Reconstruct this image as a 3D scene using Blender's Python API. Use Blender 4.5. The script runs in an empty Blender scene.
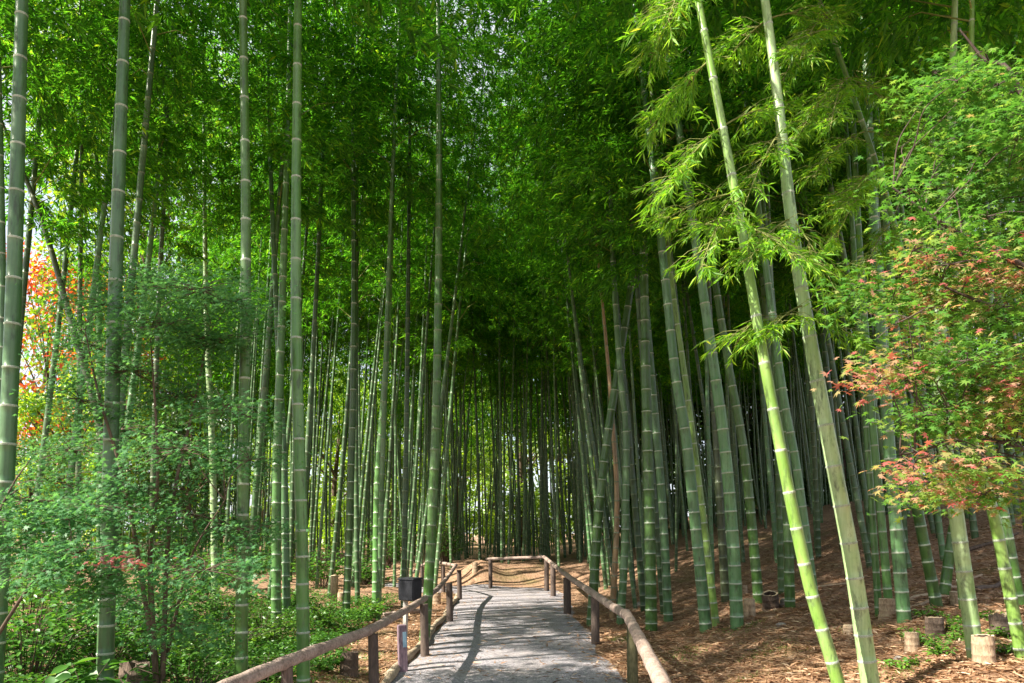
import bpy, math, random
import numpy as np
from mathutils import Vector, Matrix, Euler

C = bpy.context.scene.collection
SC = bpy.context.scene
rnd = random.Random(7)
R = math.radians

# ------------------------------------------------------------------ camera, world, sun, exposure
EYE = 1.65
TILT = R(5.0)
FPX = 700.0
SHIFT = (191.5 - FPX*math.tan(TILT)) / 1024.0
cd = bpy.data.cameras.new('camera')
cam = bpy.data.objects.new('camera', cd)
C.objects.link(cam)
cam.location = (0, 0, EYE)
cam.rotation_euler = (R(90)+TILT, 0, 0)
cd.sensor_width = 36.0
cd.lens = FPX/1024.0*36.0
cd.shift_y = SHIFT
cd.clip_start = 0.05
cd.clip_end = 3000
SC.camera = cam

SUN_HEAD = R(66)      # direction the shadows run, to the right of the path
SUN_ELEV = R(40)
world = bpy.data.worlds.new('World'); SC.world = world
world.use_nodes = True
wn = world.node_tree
bg = wn.nodes['Background']
sky = wn.nodes.new('ShaderNodeTexSky')
sky.sky_type = 'NISHITA'; sky.sun_disc = False
sky.sun_elevation = SUN_ELEV
sky.sun_rotation = SUN_HEAD + math.pi
sky.air_density = 1.0; sky.dust_density = 2.0; sky.ozone_density = 1.0
# thin bright cloud over the blue
ctc = wn.nodes.new('ShaderNodeTexCoord'); cno = wn.nodes.new('ShaderNodeTexNoise'); cno.inputs['Scale'].default_value = 2.2; cno.inputs['Detail'].default_value = 6
crp = wn.nodes.new('ShaderNodeValToRGB'); crp.color_ramp.elements[0].position = .30; crp.color_ramp.elements[0].color = (.45, .45, .45, 1)
crp.color_ramp.elements[1].position = .55; crp.color_ramp.elements[1].color = (.95, .95, .95, 1)
cmx = wn.nodes.new('ShaderNodeMix'); cmx.data_type = 'RGBA'; cmx.inputs[7].default_value = (2.4, 2.5, 2.75, 1)
wn.links.new(ctc.outputs['Generated'], cno.inputs['Vector']); wn.links.new(cno.outputs['Fac'], crp.inputs[0]); wn.links.new(crp.outputs[0], cmx.inputs[0])
wn.links.new(sky.outputs[0], cmx.inputs[6]); wn.links.new(cmx.outputs[2], bg.inputs[0])
bg.inputs[1].default_value = 0.15
sd = bpy.data.lights.new('sun', 'SUN'); sun = bpy.data.objects.new('sun', sd); C.objects.link(sun)
sd.energy = 5.0; sd.angle = R(0.5); sd.color = (1.0, 0.93, 0.80)
sdir = Vector((math.sin(SUN_HEAD)*math.cos(SUN_ELEV), math.cos(SUN_HEAD)*math.cos(SUN_ELEV), -math.sin(SUN_ELEV)))
sun.rotation_euler = sdir.to_track_quat('-Z', 'Y').to_euler()
sun.location = (-20, -15, 30)
SC.view_settings.view_transform = 'Standard'
SC.view_settings.look = 'None'
SC.view_settings.gamma = 1.0
SC.view_settings.exposure = 1.62
cy = SC.cycles
cy.max_bounces = 8; cy.diffuse_bounces = 5; cy.glossy_bounces = 2; cy.transmission_bounces = 6
cy.caustics_reflective = False; cy.caustics_refractive = False

# ------------------------------------------------------------------ pixel / terrain helpers
def ray(px, py):
    u = (px-512)/FPX; v = (SHIFT*1024 + 341.5 - py)/FPX
    ct, st = math.cos(TILT), math.sin(TILT)
    return Vector((u, ct - v*st, st + v*ct))
def at(px, py, Y):
    d = ray(px, py); s = Y/d.y
    return Vector((d.x*s, Y, EYE + d.z*s))
def sstep(a, b, x):
    t = np.clip((x-a)/(b-a), 0, 1); return t*t*(3-2*t)
def terrain(x, y):
    x = np.asarray(x, float); y = np.asarray(y, float)
    far = sstep(8, 16, y)
    z = 0.55*sstep(1.5, 4.2, x)*(1-0.55*far*sstep(6, 1.5, x))
    z = z + 0.25*np.clip(x-4.2, 0, 9)*(0.55+0.45*far)
    z = z + 0.10*sstep(-1.6, -3.5, x) + 0.06*np.clip(-x-4, 0, 10)
    z = z + 0.50*np.exp(-((x+0.98)/0.55)**2 - ((y-22.5)/0.7)**2)
    z = z + 0.55*sstep(21.65, 23.4, y)*np.exp(-(x/7)**2)
    side = sstep(1.5, 2.4, np.abs(x))
    far2 = sstep(21.5, 23, y)
    bump = 0.05*np.sin(1.7*x+0.6*y)*np.cos(1.3*y-0.8*x) + 0.03*np.sin(3.9*x-2.2*y+1) + 0.02*np.sin(6.1*y+4.0*x) + 0.035*np.abs(np.sin(2.6*y-1.1*x+np.sin(1.9*x)))*(x > 2)
    z = z + bump*np.maximum(side, far2)
    z = z - 0.02*(1-sstep(1.30, 1.75, np.abs(x+0.02)))*(1-far2)     # bed of the path
    far3 = sstep(60, 140, np.hypot(x, y))
    return z*(1-far3) + 0.5*far3
def tz(x, y): return float(terrain(x, y))
def ground(px, py):
    d = ray(px, py); t = 2.0
    p = Vector((0, 0, EYE))
    while t < 60:
        q = Vector((0, 0, EYE)) + d*t
        if q.z <= tz(q.x, q.y): return Vector((q.x, q.y, tz(q.x, q.y)))
        t += 0.02
    return Vector((d.x*30, 30, tz(d.x*30, 30)))

# ------------------------------------------------------------------ mesh and object helpers
def tag(o, label=None, cat=None, group=None, kind=None):
    if label: o['label'] = label
    if cat: o['category'] = cat
    if group: o['group'] = group
    if kind: o['kind'] = kind
    return o
def empty(name, loc, label=None, cat=None, group=None):
    o = bpy.data.objects.new(name, None); C.objects.link(o); o.location = loc
    o.empty_display_size = 0.2
    return tag(o, label, cat, group)
def link(name, me, mats, parent=None, smooth=False, world_origin=None):
    if not isinstance(mats, (list, tuple)): mats = [mats]
    for m in mats: me.materials.append(m)
    o = bpy.data.objects.new(name, me); C.objects.link(o)
    if parent: o.parent = parent
    if smooth: me.polygons.foreach_set('use_smooth', [True]*len(me.polygons))
    return o
def np_mesh(name, V, F, attr=None, matidx=None):
    """V (n,3); F (m,k) one face size; attr per-vertex floats"""
    V = np.asarray(V, np.float32); F = np.asarray(F, np.int32)
    me = bpy.data.meshes.new(name)
    k = F.shape[1]
    me.vertices.add(len(V)); me.vertices.foreach_set('co', V.ravel())
    me.loops.add(F.size); me.loops.foreach_set('vertex_index', F.ravel())
    me.polygons.add(len(F)); me.polygons.foreach_set('loop_start', np.arange(len(F), dtype=np.int32)*k)
    if matidx is not None: me.polygons.foreach_set('material_index', np.asarray(matidx, np.int32))
    if attr is not None:
        a = me.attributes.new('tint', 'FLOAT', 'POINT'); a.data.foreach_set('value', np.asarray(attr, np.float32))
    me.update(calc_edges=True)
    return me
class MB:
    def __init__(s): s.v = []; s.f = []; s.m = []; s.sm = []
    def add(s, vs, fs, m=0, smooth=False):
        b = len(s.v); s.v += [tuple(v) for v in vs]; s.f += [tuple(i+b for i in f) for f in fs]
        s.m += [m]*len(fs); s.sm += [smooth]*len(fs)
    def tube(s, pts, rads, n=8, m=0, caps=True, wob=0, seed=0):
        pts = [Vector(p) for p in pts]; rr = random.Random(seed)
        vs = []; ref = None
        for i, p in enumerate(pts):
            t = (pts[min(i+1, len(pts)-1)] - pts[max(i-1, 0)]).normalized()
            if ref is None: ref = Vector((1, 0, 0)) if abs(t.x) < 0.8 else Vector((0, 1, 0))
            a = (ref - t*ref.dot(t)).normalized(); b = t.cross(a); ref = a
            for k in range(n):
                an = 2*math.pi*k/n; r = rads[i]*(1+wob*(rr.random()-.5))
                vs.append(p + a*(r*math.cos(an)) + b*(r*math.sin(an)))
        fs = []
        for i in range(len(pts)-1):
            for k in range(n):
                k2 = (k+1) % n
                fs.append((i*n+k, i*n+k2, (i+1)*n+k2, (i+1)*n+k))
        s.add(vs, fs, m, True)
        if caps:
            s.add(vs[:n], [tuple(reversed(range(n)))], m); s.add(vs[-n:], [tuple(range(n))], m)
    def box(s, c, dx, dy, dz, m=0, rz=0, bev=0):
        c = Vector(c); ca, sa = math.cos(rz), math.sin(rz); vs = []
        for z in (-1, 1):
            for x, y in ((-1, -1), (1, -1), (1, 1), (-1, 1)):
                X, Y = x*dx/2, y*dy/2
                vs.append(c + Vector((X*ca-Y*sa, X*sa+Y*ca, z*dz/2)))
        s.add(vs, [(3, 2, 1, 0), (4, 5, 6, 7), (0, 1, 5, 4), (1, 2, 6, 5), (2, 3, 7, 6), (3, 0, 4, 7)], m)
    def build(s, name, mats, parent=None):
        me = bpy.data.meshes.new(name); me.from_pydata(s.v, [], s.f)
        me.polygons.foreach_set('material_index', s.m); me.polygons.foreach_set('use_smooth', s.sm); me.update()
        return link(name, me, mats, parent)

# ------------------------------------------------------------------ materials
def mat(name):
    m = bpy.data.materials.new(name); m.use_nodes = True
    nt = m.node_tree; nt.nodes.clear()
    out = nt.nodes.new('ShaderNodeOutputMaterial')
    return m, nt, out
def N(nt, t, **kw):
    n = nt.nodes.new(t)
    for k, v in kw.items():
        if k.startswith('i_'): n.inputs[k[2:].replace('_', ' ')].default_value = v
        else: setattr(n, k, v)
    return n
def ramp(nt, src, stops):
    r = nt.nodes.new('ShaderNodeValToRGB'); e = r.color_ramp.elements
    while len(e) < len(stops): e.new(0.5)
    for k, (p, c) in enumerate(stops): e[k].position = p; e[k].color = (*c, 1)
    nt.links.new(src, r.inputs[0]); return r.outputs[0]
def coords(nt, scale=(1, 1, 1), kind='Object'):
    tc = nt.nodes.new('ShaderNodeTexCoord'); mp = nt.nodes.new('ShaderNodeMapping')
    mp.inputs['Scale'].default_value = scale
    nt.links.new(tc.outputs[kind], mp.inputs[0]); return mp.outputs[0]
def noise(nt, vec, scale, detail=4, rough=.6):
    n = N(nt, 'ShaderNodeTexNoise'); n.inputs['Scale'].default_value = scale
    n.inputs['Detail'].default_value = detail; n.inputs['Roughness'].default_value = rough
    if vec: nt.links.new(vec, n.inputs['Vector'])
    return n.outputs['Fac']
def mixc(nt, fac, a, b, mode='MIX'):
    m = N(nt, 'ShaderNodeMix', data_type='RGBA', blend_type=mode)
    for sock, v in ((m.inputs[0], fac), (m.inputs[6], a), (m.inputs[7], b)):
        if isinstance(v, (int, float)): sock.default_value = v
        elif isinstance(v, tuple): sock.default_value = (*v, 1)
        else: nt.links.new(v, sock)
    return m.outputs[2]
def bump(nt, h, strength, dist=0.01):
    b = N(nt, 'ShaderNodeBump'); b.inputs['Strength'].default_value = strength; b.inputs['Distance'].default_value = dist
    nt.links.new(h, b.inputs['Height']); return b.outputs[0]
def leaf_mat(name, stops, trans=0.45, tcol=1.6, rough=.45, gloss=.06, per_obj=0.25):
    """leaf: per-leaf tint from the mesh, per-plant variation, part of the light passes through"""
    m, nt, out = mat(name)
    at_ = N(nt, 'ShaderNodeAttribute', attribute_name='tint')
    col = ramp(nt, at_.outputs['Fac'], stops)
    if per_obj:
        oi = N(nt, 'ShaderNodeObjectInfo')
        hs = N(nt, 'ShaderNodeHueSaturation')
        mr = N(nt, 'ShaderNodeMapRange'); mr.inputs[3].default_value = 1-per_obj; mr.inputs[4].default_value = 1+per_obj
        nt.links.new(oi.outputs['Random'], mr.inputs[0]); nt.links.new(mr.outputs[0], hs.inputs['Value'])
        nt.links.new(col, hs.inputs['Color']); col = hs.outputs[0]
    df = N(nt, 'ShaderNodeBsdfDiffuse'); tr = N(nt, 'ShaderNodeBsdfTranslucent'); gl = N(nt, 'ShaderNodeBsdfGlossy')
    gl.inputs['Roughness'].default_value = rough; gl.inputs['Color'].default_value = (.9, .95, .9, 1)
    tcolr = mixc(nt, 1.0, col, (tcol*1.05, tcol, tcol*.55), 'MULTIPLY')
    nt.links.new(col, df.inputs[0]); nt.links.new(tcolr, tr.inputs[0])
    m1 = N(nt, 'ShaderNodeMixShader'); m1.inputs[0].default_value = trans
    nt.links.new(df.outputs[0], m1.inputs[1]); nt.links.new(tr.outputs[0], m1.inputs[2])
    m2 = N(nt, 'ShaderNodeMixShader'); m2.inputs[0].default_value = gloss
    nt.links.new(m1.outputs[0], m2.inputs[1]); nt.links.new(gl.outputs[0], m2.inputs[2])
    nt.links.new(m2.outputs[0], out.inputs[0]); return m
def culm_mat(name, lo, hi, moss=(.05, .10, .015), moss_amt=.5, vary=.25):
    m, nt, out = mat(name)
    v = coords(nt, (1, 1, .35)); v2 = coords(nt, (1, 1, 1))
    n1 = noise(nt, v, 6, 5); n2 = noise(nt, v2, 22, 4); n3 = noise(nt, v2, 1.3, 3)
    c = ramp(nt, n1, [(.3, lo), (.7, hi)])
    f = ramp(nt, n3, [(.42, (0, 0, 0)), (.68, (1, 1, 1))])
    mu = N(nt, 'ShaderNodeMath', operation='MULTIPLY'); mu.inputs[1].default_value = moss_amt
    nt.links.new(f, mu.inputs[0])
    c = mixc(nt, mu.outputs[0], c, moss)
    g = ramp(nt, n2, [(.55, (0, 0, 0)), (.75, (1, 1, 1))])
    mu2 = N(nt, 'ShaderNodeMath', operation='MULTIPLY'); mu2.inputs[1].default_value = .35
    nt.links.new(g, mu2.inputs[0])
    c = mixc(nt, mu2.outputs[0], c, (.17, .23, .13))
    ba = N(nt, 'ShaderNodeAttribute', attribute_name='bloom'); ia = N(nt, 'ShaderNodeAttribute', attribute_name='internode')
    # wax bloom under each node and on some internodes, broken up by wear
    n4 = noise(nt, coords(nt, (1, 1, .5)), 9, 5, .7)
    wx = N(nt, 'ShaderNodeMapRange'); wx.inputs[1].default_value = .45; wx.inputs[2].default_value = 1; wx.inputs[4].default_value = .30
    nt.links.new(ia.outputs['Fac'], wx.inputs[0])
    ad = N(nt, 'ShaderNodeMath', operation='MULTIPLY_ADD'); ad.inputs[1].default_value = .38
    nt.links.new(ba.outputs['Fac'], ad.inputs[0]); nt.links.new(wx.outputs[0], ad.inputs[2])
    br = N(nt, 'ShaderNodeMapRange'); br.inputs[1].default_value = .35; br.inputs[2].default_value = .62; br.inputs[3].default_value = .25
    nt.links.new(n4, br.inputs[0])
    bm2 = N(nt, 'ShaderNodeMath', operation='MULTIPLY', use_clamp=True); nt.links.new(ad.outputs[0], bm2.inputs[0]); nt.links.new(br.outputs[0], bm2.inputs[1])
    c = mixc(nt, bm2.outputs[0], c, tuple(min(.5, .5*(x+y)*1.15+.05) for x, y in zip(hi, (.22, .29, .20))))
    st = noise(nt, coords(nt, (1, 1, .03)), 60, 3)
    c = mixc(nt, .22, c, ramp(nt, st, [(.35, tuple(x*.45 for x in lo)), (.65, hi)]))
    # sooty mould and scratches
    mo = noise(nt, coords(nt, (1, 1, .22)), 17, 6, .75)
    mf = ramp(nt, mo, [(.52, (0, 0, 0)), (.64, (.7, .7, .7))])
    c = mixc(nt, mf, c, (.030, .042, .018))
    oi = N(nt, 'ShaderNodeObjectInfo'); hs = N(nt, 'ShaderNodeHueSaturation')
    mr = N(nt, 'ShaderNodeMapRange'); mr.inputs[3].default_value = 1-vary; mr.inputs[4].default_value = 1+vary
    nt.links.new(oi.outputs['Random'], mr.inputs[0]); nt.links.new(mr.outputs[0], hs.inputs['Value'])
    nt.links.new(c, hs.inputs['Color'])
    b = N(nt, 'ShaderNodeBsdfPrincipled'); b.inputs['Roughness'].default_value = .34
    b.inputs['Specular IOR Level'].default_value = .5
    nt.links.new(hs.outputs[0], b.inputs['Base Color']); nt.links.new(bump(nt, n2, .15, .004), b.inputs['Normal'])
    nt.links.new(b.outputs[0], out.inputs[0]); return m
def simple(name, lo, hi, scale=8, stretch=(1, 1, 1), rough=.8, bmp=.4, bd=.01, detail=6, spec=.25):
    m, nt, out = mat(name); v = coords(nt, stretch)
    n = noise(nt, v, scale, detail, .65); n2 = noise(nt, v, scale*6, 3)
    c = ramp(nt, n, [(.32, lo), (.68, hi)])
    c = mixc(nt, .35, c, ramp(nt, n2, [(.35, tuple(x*.5 for x in lo)), (.65, tuple(min(1, x*1.25) for x in hi))]))
    b = N(nt, 'ShaderNodeBsdfPrincipled'); b.inputs['Roughness'].default_value = rough
    b.inputs['Specular IOR Level'].default_value = spec
    ad = N(nt, 'ShaderNodeMath', operation='ADD'); nt.links.new(n, ad.inputs[0]); nt.links.new(n2, ad.inputs[1])
    nt.links.new(c, b.inputs['Base Color']); nt.links.new(bump(nt, ad.outputs[0], bmp, bd), b.inputs['Normal'])
    nt.links.new(b.outputs[0], out.inputs[0]); return m

M = {}
M['culm_green'] = culm_mat('culm_green', (.055, .165, .030), (.110, .255, .065))
M['culm_blue'] = culm_mat('culm_blue', (.055, .155, .050), (.115, .245, .098), moss_amt=.3)
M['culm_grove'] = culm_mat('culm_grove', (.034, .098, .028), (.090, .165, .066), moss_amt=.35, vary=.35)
M['culm_moss'] = culm_mat('culm_moss', (.028, .088, .010), (.058, .145, .022), moss_amt=.7)
M['culm_yellow'] = culm_mat('culm_yellow', (.11, .24, .022), (.25, .38, .10), moss=(.075, .18, .012), moss_amt=.5)
M['culm_pale'] = culm_mat('culm_pale', (.22, .38, .12), (.43, .56, .30), moss=(.12, .22, .04), moss_amt=.5)
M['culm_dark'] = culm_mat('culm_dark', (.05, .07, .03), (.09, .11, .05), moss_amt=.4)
M['culm_dead'] = culm_mat('culm_dead', (.30, .17, .07), (.46, .30, .15), moss=(.20, .13, .06), moss_amt=.6)
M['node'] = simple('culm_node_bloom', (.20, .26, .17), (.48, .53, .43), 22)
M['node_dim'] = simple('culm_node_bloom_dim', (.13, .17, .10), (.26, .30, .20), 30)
M['twig'] = simple('bamboo_twig', (.14, .17, .04), (.24, .25, .08), 14)
BAM = [(0, (.018, .080, .007)), (.45, (.045, .160, .010)), (.8, (.105, .260, .014)), (1, (.23, .35, .02))]
M['bam_leaf'] = leaf_mat('bamboo_leaf', BAM, trans=.58, tcol=2.6, gloss=.015)
M['spray_leaf'] = leaf_mat('bamboo_spray_leaf', [(0, (.06, .19, .015)), (.5, (.15, .34, .02)), (.85, (.29, .47, .03)), (.96, (.38, .40, .04)), (1, (.40, .26, .04))], trans=.5, tcol=1.7, gloss=.03, per_obj=.1)
M['maple_green'] = leaf_mat('maple_leaf_green', trans=.5, gloss=.015, stops= [(0, (.05, .155, .055)), (.6, (.105, .27, .105)), (.93, (.18, .34, .09)), (.97, (.30, .08, .03)), (1, (.30, .05, .04))], per_obj=0)
M['maple_turn'] = leaf_mat('maple_leaf_turning', [(0, (.045, .15, .025)), (.45, (.095, .235, .04)), (.74, (.19, .29, .06)), (.84, (.38, .28, .15)), (.94, (.42, .22, .17)), (1, (.38, .11, .11))], trans=.5, gloss=.015, tcol=1.7, per_obj=0)
M['maple_red'] = leaf_mat('maple_leaf_red', [(0, (.14, .03, .04)), (1, (.30, .08, .09))], per_obj=0)
M['shrub_leaf'] = leaf_mat('shrub_leaf', [(0, (.03, .095, .016)), (.6, (.065, .19, .025)), (.94, (.13, .27, .035)), (1, (.35, .30, .03))], gloss=.04, trans=.4)
M['herb_leaf'] = leaf_mat('herb_leaf', [(0, (.05, .15, .015)), (.6, (.10, .25, .02)), (1, (.20, .34, .03))], trans=.4)
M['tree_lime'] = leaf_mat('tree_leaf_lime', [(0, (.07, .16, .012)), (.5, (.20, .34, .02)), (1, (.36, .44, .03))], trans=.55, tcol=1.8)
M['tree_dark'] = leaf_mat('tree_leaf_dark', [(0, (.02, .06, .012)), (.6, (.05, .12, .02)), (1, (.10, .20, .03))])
M['tree_gold'] = leaf_mat('tree_leaf_gold', [(0, (.20, .26, .01)), (.4, (.42, .30, .015)), (.8, (.50, .17, .015)), (1, (.50, .06, .015))])
M['tree_red'] = leaf_mat('tree_leaf_red', [(0, (.42, .20, .02)), (.35, (.48, .085, .02)), (1, (.48, .03, .025))])
M['litter'] = leaf_mat('litter_leaf', [(0, (.15, .085, .05)), (.35, (.30, .165, .095)), (.75, (.49, .315, .19)), (1, (.66, .51, .37))], trans=.1, gloss=.03, per_obj=0)
M['bark'] = simple('bark', (.05, .035, .025), (.14, .10, .07), 9, (1, 1, .25))
M['maple_bark'] = simple('maple_bark', (.045, .032, .027), (.105, .075, .06), 12, (1, 1, .4))
M['rail'] = simple('weathered_log', (.17, .12, .095), (.43, .33, .28), 9, (1, 1, 1), bmp=.8, bd=.015)
M['post'] = simple('dark_post', (.055, .042, .036), (.15, .11, .09), 10, (1, 1, .2), bmp=.6)
M['post_moss'] = simple('mossy_post', (.07, .075, .03), (.17, .15, .08), 10, (1, 1, .3), bmp=.6)
M['kerb'] = simple('edging_log', (.28, .21, .14), (.46, .37, .27), 9, bmp=.5)
M['stump'] = simple('stump_skin', (.24, .16, .10), (.46, .35, .24), 10, (1, 1, .4), bmp=.5)
M['stump_dark'] = simple('stump_dark', (.06, .045, .035), (.17, .12, .09), 12, (1, 1, .3), bmp=.8, bd=.02)
M['cut'] = simple('cut_wood', (.36, .27, .17), (.55, .44, .30), 20, bmp=.3)
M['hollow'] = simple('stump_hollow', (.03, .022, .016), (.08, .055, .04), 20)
M['charcoal'] = simple('charcoal_paint', (.030, .031, .040), (.050, .052, .062), 12, rough=.5, bmp=.05)
M['pale_metal'] = simple('pale_metal', (.38, .37, .35), (.52, .50, .47), 12, rough=.5, bmp=.05)
M['marker'] = simple('marker_paint', (.13, .09, .12), (.27, .19, .22), 9, (1, 1, .3))
M['tagblue'] = simple('marker_label', (.22, .38, .50), (.34, .50, .60), 20, bmp=.05)
M['stone'] = simple('field_stone', (.20, .17, .15), (.38, .34, .30), 7, bmp=.6)

# gravel
m, nt, out = mat('gravel_path'); v = coords(nt)
vo = N(nt, 'ShaderNodeTexVoronoi'); vo.inputs['Scale'].default_value = 62; nt.links.new(v, vo.inputs['Vector'])
n1 = noise(nt, v, 1.1, 5); n2 = noise(nt, v, 90, 3); n3 = noise(nt, v, 9, 4)
sep = N(nt, 'ShaderNodeSeparateColor'); nt.links.new(vo.outputs['Color'], sep.inputs[0])
c = ramp(nt, sep.outputs[0], [(0, (.165, .153, .172)), (.55, (.285, .266, .29)), (1, (.47, .44, .46))])
c = mixc(nt, ramp(nt, n1, [(.45, (0, 0, 0)), (.75, (.5, .5, .5))]), c, (.36, .295, .25))
c = mixc(nt, ramp(nt, n3, [(.58, (0, 0, 0)), (.72, (.45, .45, .45))]), c, (.25, .235, .24))
b = N(nt, 'ShaderNodeBsdfPrincipled'); b.inputs['Roughness'].default_value = .9
nt.links.new(c, b.inputs['Base Color']); nt.links.new(bump(nt, vo.outputs['Distance'], .8, .012), b.inputs['Normal'])
nt.links.new(b.outputs[0], out.inputs[0]); M['gravel'] = m
# forest floor
m, nt, out = mat('forest_floor'); v = coords(nt)
n1 = noise(nt, v, .7, 5); n2 = noise(nt, v, 14, 6, .7)
vo = N(nt, 'ShaderNodeTexVoronoi'); vo.inputs['Scale'].default_value = 28; nt.links.new(v, vo.inputs['Vector'])
sep = N(nt, 'ShaderNodeSeparateColor'); nt.links.new(vo.outputs['Color'], sep.inputs[0])
c = ramp(nt, n2, [(.3, (.14, .08, .05)), (.5, (.29, .165, .10)), (.72, (.43, .275, .18))])
c = mixc(nt, .45, c, ramp(nt, sep.outputs[0], [(0, (.14, .08, .05)), (1, (.48, .34, .23))]))
c = mixc(nt, ramp(nt, n1, [(.56, (0, 0, 0)), (.74, (.55, .55, .55))]), c, (.10, .13, .03))
b = N(nt, 'ShaderNodeBsdfPrincipled'); b.inputs['Roughness'].default_value = .95; b.inputs['Specular IOR Level'].default_value = .1
nt.links.new(c, b.inputs['Base Color']); nt.links.new(bump(nt, n2, .8, .04), b.inputs['Normal'])
nt.links.new(b.outputs[0], out.inputs[0]); M['floor'] = m

# ------------------------------------------------------------------ setting: ground, path, kerb
xs = np.unique(np.concatenate([np.arange(-18, 20, .2), np.linspace(-1500, -18, 26), np.linspace(20, 1500, 26), np.linspace(-60, -18, 30), np.linspace(20, 60, 30)]))
ys = np.unique(np.concatenate([np.arange(-4, 30, .2), np.linspace(30, 80, 50), np.linspace(80, 1500, 24), np.linspace(-300, -4, 18)]))
X, Y = np.meshgrid(xs, ys); Z = terrain(X, Y)
nx, ny = len(xs), len(ys)
ii = (np.arange(ny-1)[:, None]*nx + np.arange(nx-1)[None, :]).ravel()
F = np.stack([ii, ii+1, ii+nx+1, ii+nx], 1)
o = link('ground', np_mesh('ground', np.stack([X.ravel(), Y.ravel(), Z.ravel()], 1), F), M['floor'], smooth=True)
o['kind'] = 'structure'

# path outline: straight, narrowing towards the camera on the right, turning left at its end
PL = [(-1.55, -3), (-1.5, 4), (-1.42, 6.5), (-1.36, 8), (-1.30, 11), (-1.30, 14), (-1.36, 17), (-1.40, 19.2)]
PR = [(1.05, -3), (1.12, 4), (1.18, 6.5), (1.24, 8), (1.26, 11), (1.28, 14), (1.34, 17), (1.36, 20.6)]
def interp(P, y):
    return float(np.interp(y, [p[1] for p in P], [p[0] for p in P]))
mb = MB(); vs = []; fs = []
yy = np.arange(-3, 21.61, .3); nc = 15
for y in yy:
    l = interp(PL, y) + .04*math.sin(y*2.1); r = interp(PR, y) + .06*math.sin(y*1.7) + .03*math.sin(y*4.3)
    if y > 19.2: l = -1.40 - 2.6*float(sstep(19.2, 20.6, y))
    if y > 20.4: r = 1.36 - .5*float(sstep(20.4, 21.6, y))
    for k in range(nc):
        t = k/(nc-1); x = l + (r-l)*t
        e = min(1, min(k, nc-1-k)/2)
        vs.append((x, y, tz(x, y) + .004 + .016*e + .004*math.sin(7*x+3*y)*e if abs(x) < 1.5 else tz(x, y)+.012))
for i in range(len(yy)-1):
    for k in range(nc-1):
        a = i*nc+k; fs.append((a, a+1, a+nc+1, a+nc))
mb.add(vs, fs, 0, True)
o = mb.build('path', M['gravel']); o['kind'] = 'structure'
mb = MB(); pts = []
for y in np.arange(2, 19.0, .25):
    pts.append(Vector((interp(PL, y)-.04+.025*math.sin(y*1.9), y, tz(-1.4, y)+.035+.012*math.sin(y*3.1))))
mb.tube(pts, [.055+.012*math.sin(k*1.3) for k in range(len(pts))], 7, wob=.25)
o = mb.build('kerb', M['kerb']); o['kind'] = 'structure'

# ------------------------------------------------------------------ leaves (numpy)
def rot_basis(d, roll, rng):
    """orthonormal frames for unit directions d (n,3): length axis d, side s, normal n"""
    up = np.tile(np.array([0, 0, 1.0]), (len(d), 1))
    s = np.cross(d, up); ln = np.linalg.norm(s, axis=1, keepdims=True)
    s = np.where(ln < 1e-3, np.array([1.0, 0, 0]), s/np.maximum(ln, 1e-6))
    n = np.cross(s, d)
    c, si = np.cos(roll)[:, None], np.sin(roll)[:, None]
    return s*c + n*si, n*c - s*si
def blade_leaves(P, D, L, W, roll, tint, rng, name, droop=.25):
    """lance-shaped leaves: 6 vertices, two quads, folded along the midrib and drooping"""
    n = len(P); D = D/np.linalg.norm(D, axis=1, keepdims=True)
    s, nn = rot_basis(D, roll, rng)
    L = L[:, None]; W = W[:, None]
    sag = np.array([0, 0, -1.0])*L*droop
    base = P; mid = P + D*L*.4 + sag*.2; tip = P + D*L + sag
    a = mid + s*W*.5 + nn*W*.18; b = mid - s*W*.5 + nn*W*.18
    V = np.stack([base, a, tip, b], 1).reshape(-1, 3)
    k = np.arange(n)*4
    F = np.stack([k, k+1, k+2, k+3], 1)
    # fold along the midrib by splitting into triangles
    T = np.concatenate([np.stack([k, k+1, k+2], 1), np.stack([k, k+2, k+3], 1)])
    return np_mesh(name, V, T, np.repeat(tint, 4))
def oval_leaves(P, D, L, W, roll, tint, name, droop=.15):
    n = len(P); D = D/np.linalg.norm(D, axis=1, keepdims=True)
    s, nn = rot_basis(D, roll, None); L = L[:, None]; W = W[:, None]
    g = np.array([0, 0, -1.0])
    pr = [(0, 0, 0), (.3, .42, .10), (.62, .45, .10), (1, 0, 0), (.62, -.45, .10), (.3, -.42, .10)]
    V = np.stack([P + D*L*a + s*W*b + nn*W*c + g*L*droop*a*a for a, b, c in pr], 1).reshape(-1, 3)
    k = np.arange(n)*6
    F = np.concatenate([np.stack([k, k+1, k+2, k+3], 1), np.stack([k, k+3, k+4, k+5], 1)])
    return np_mesh(name, V, F, np.repeat(tint, 6))
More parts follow.
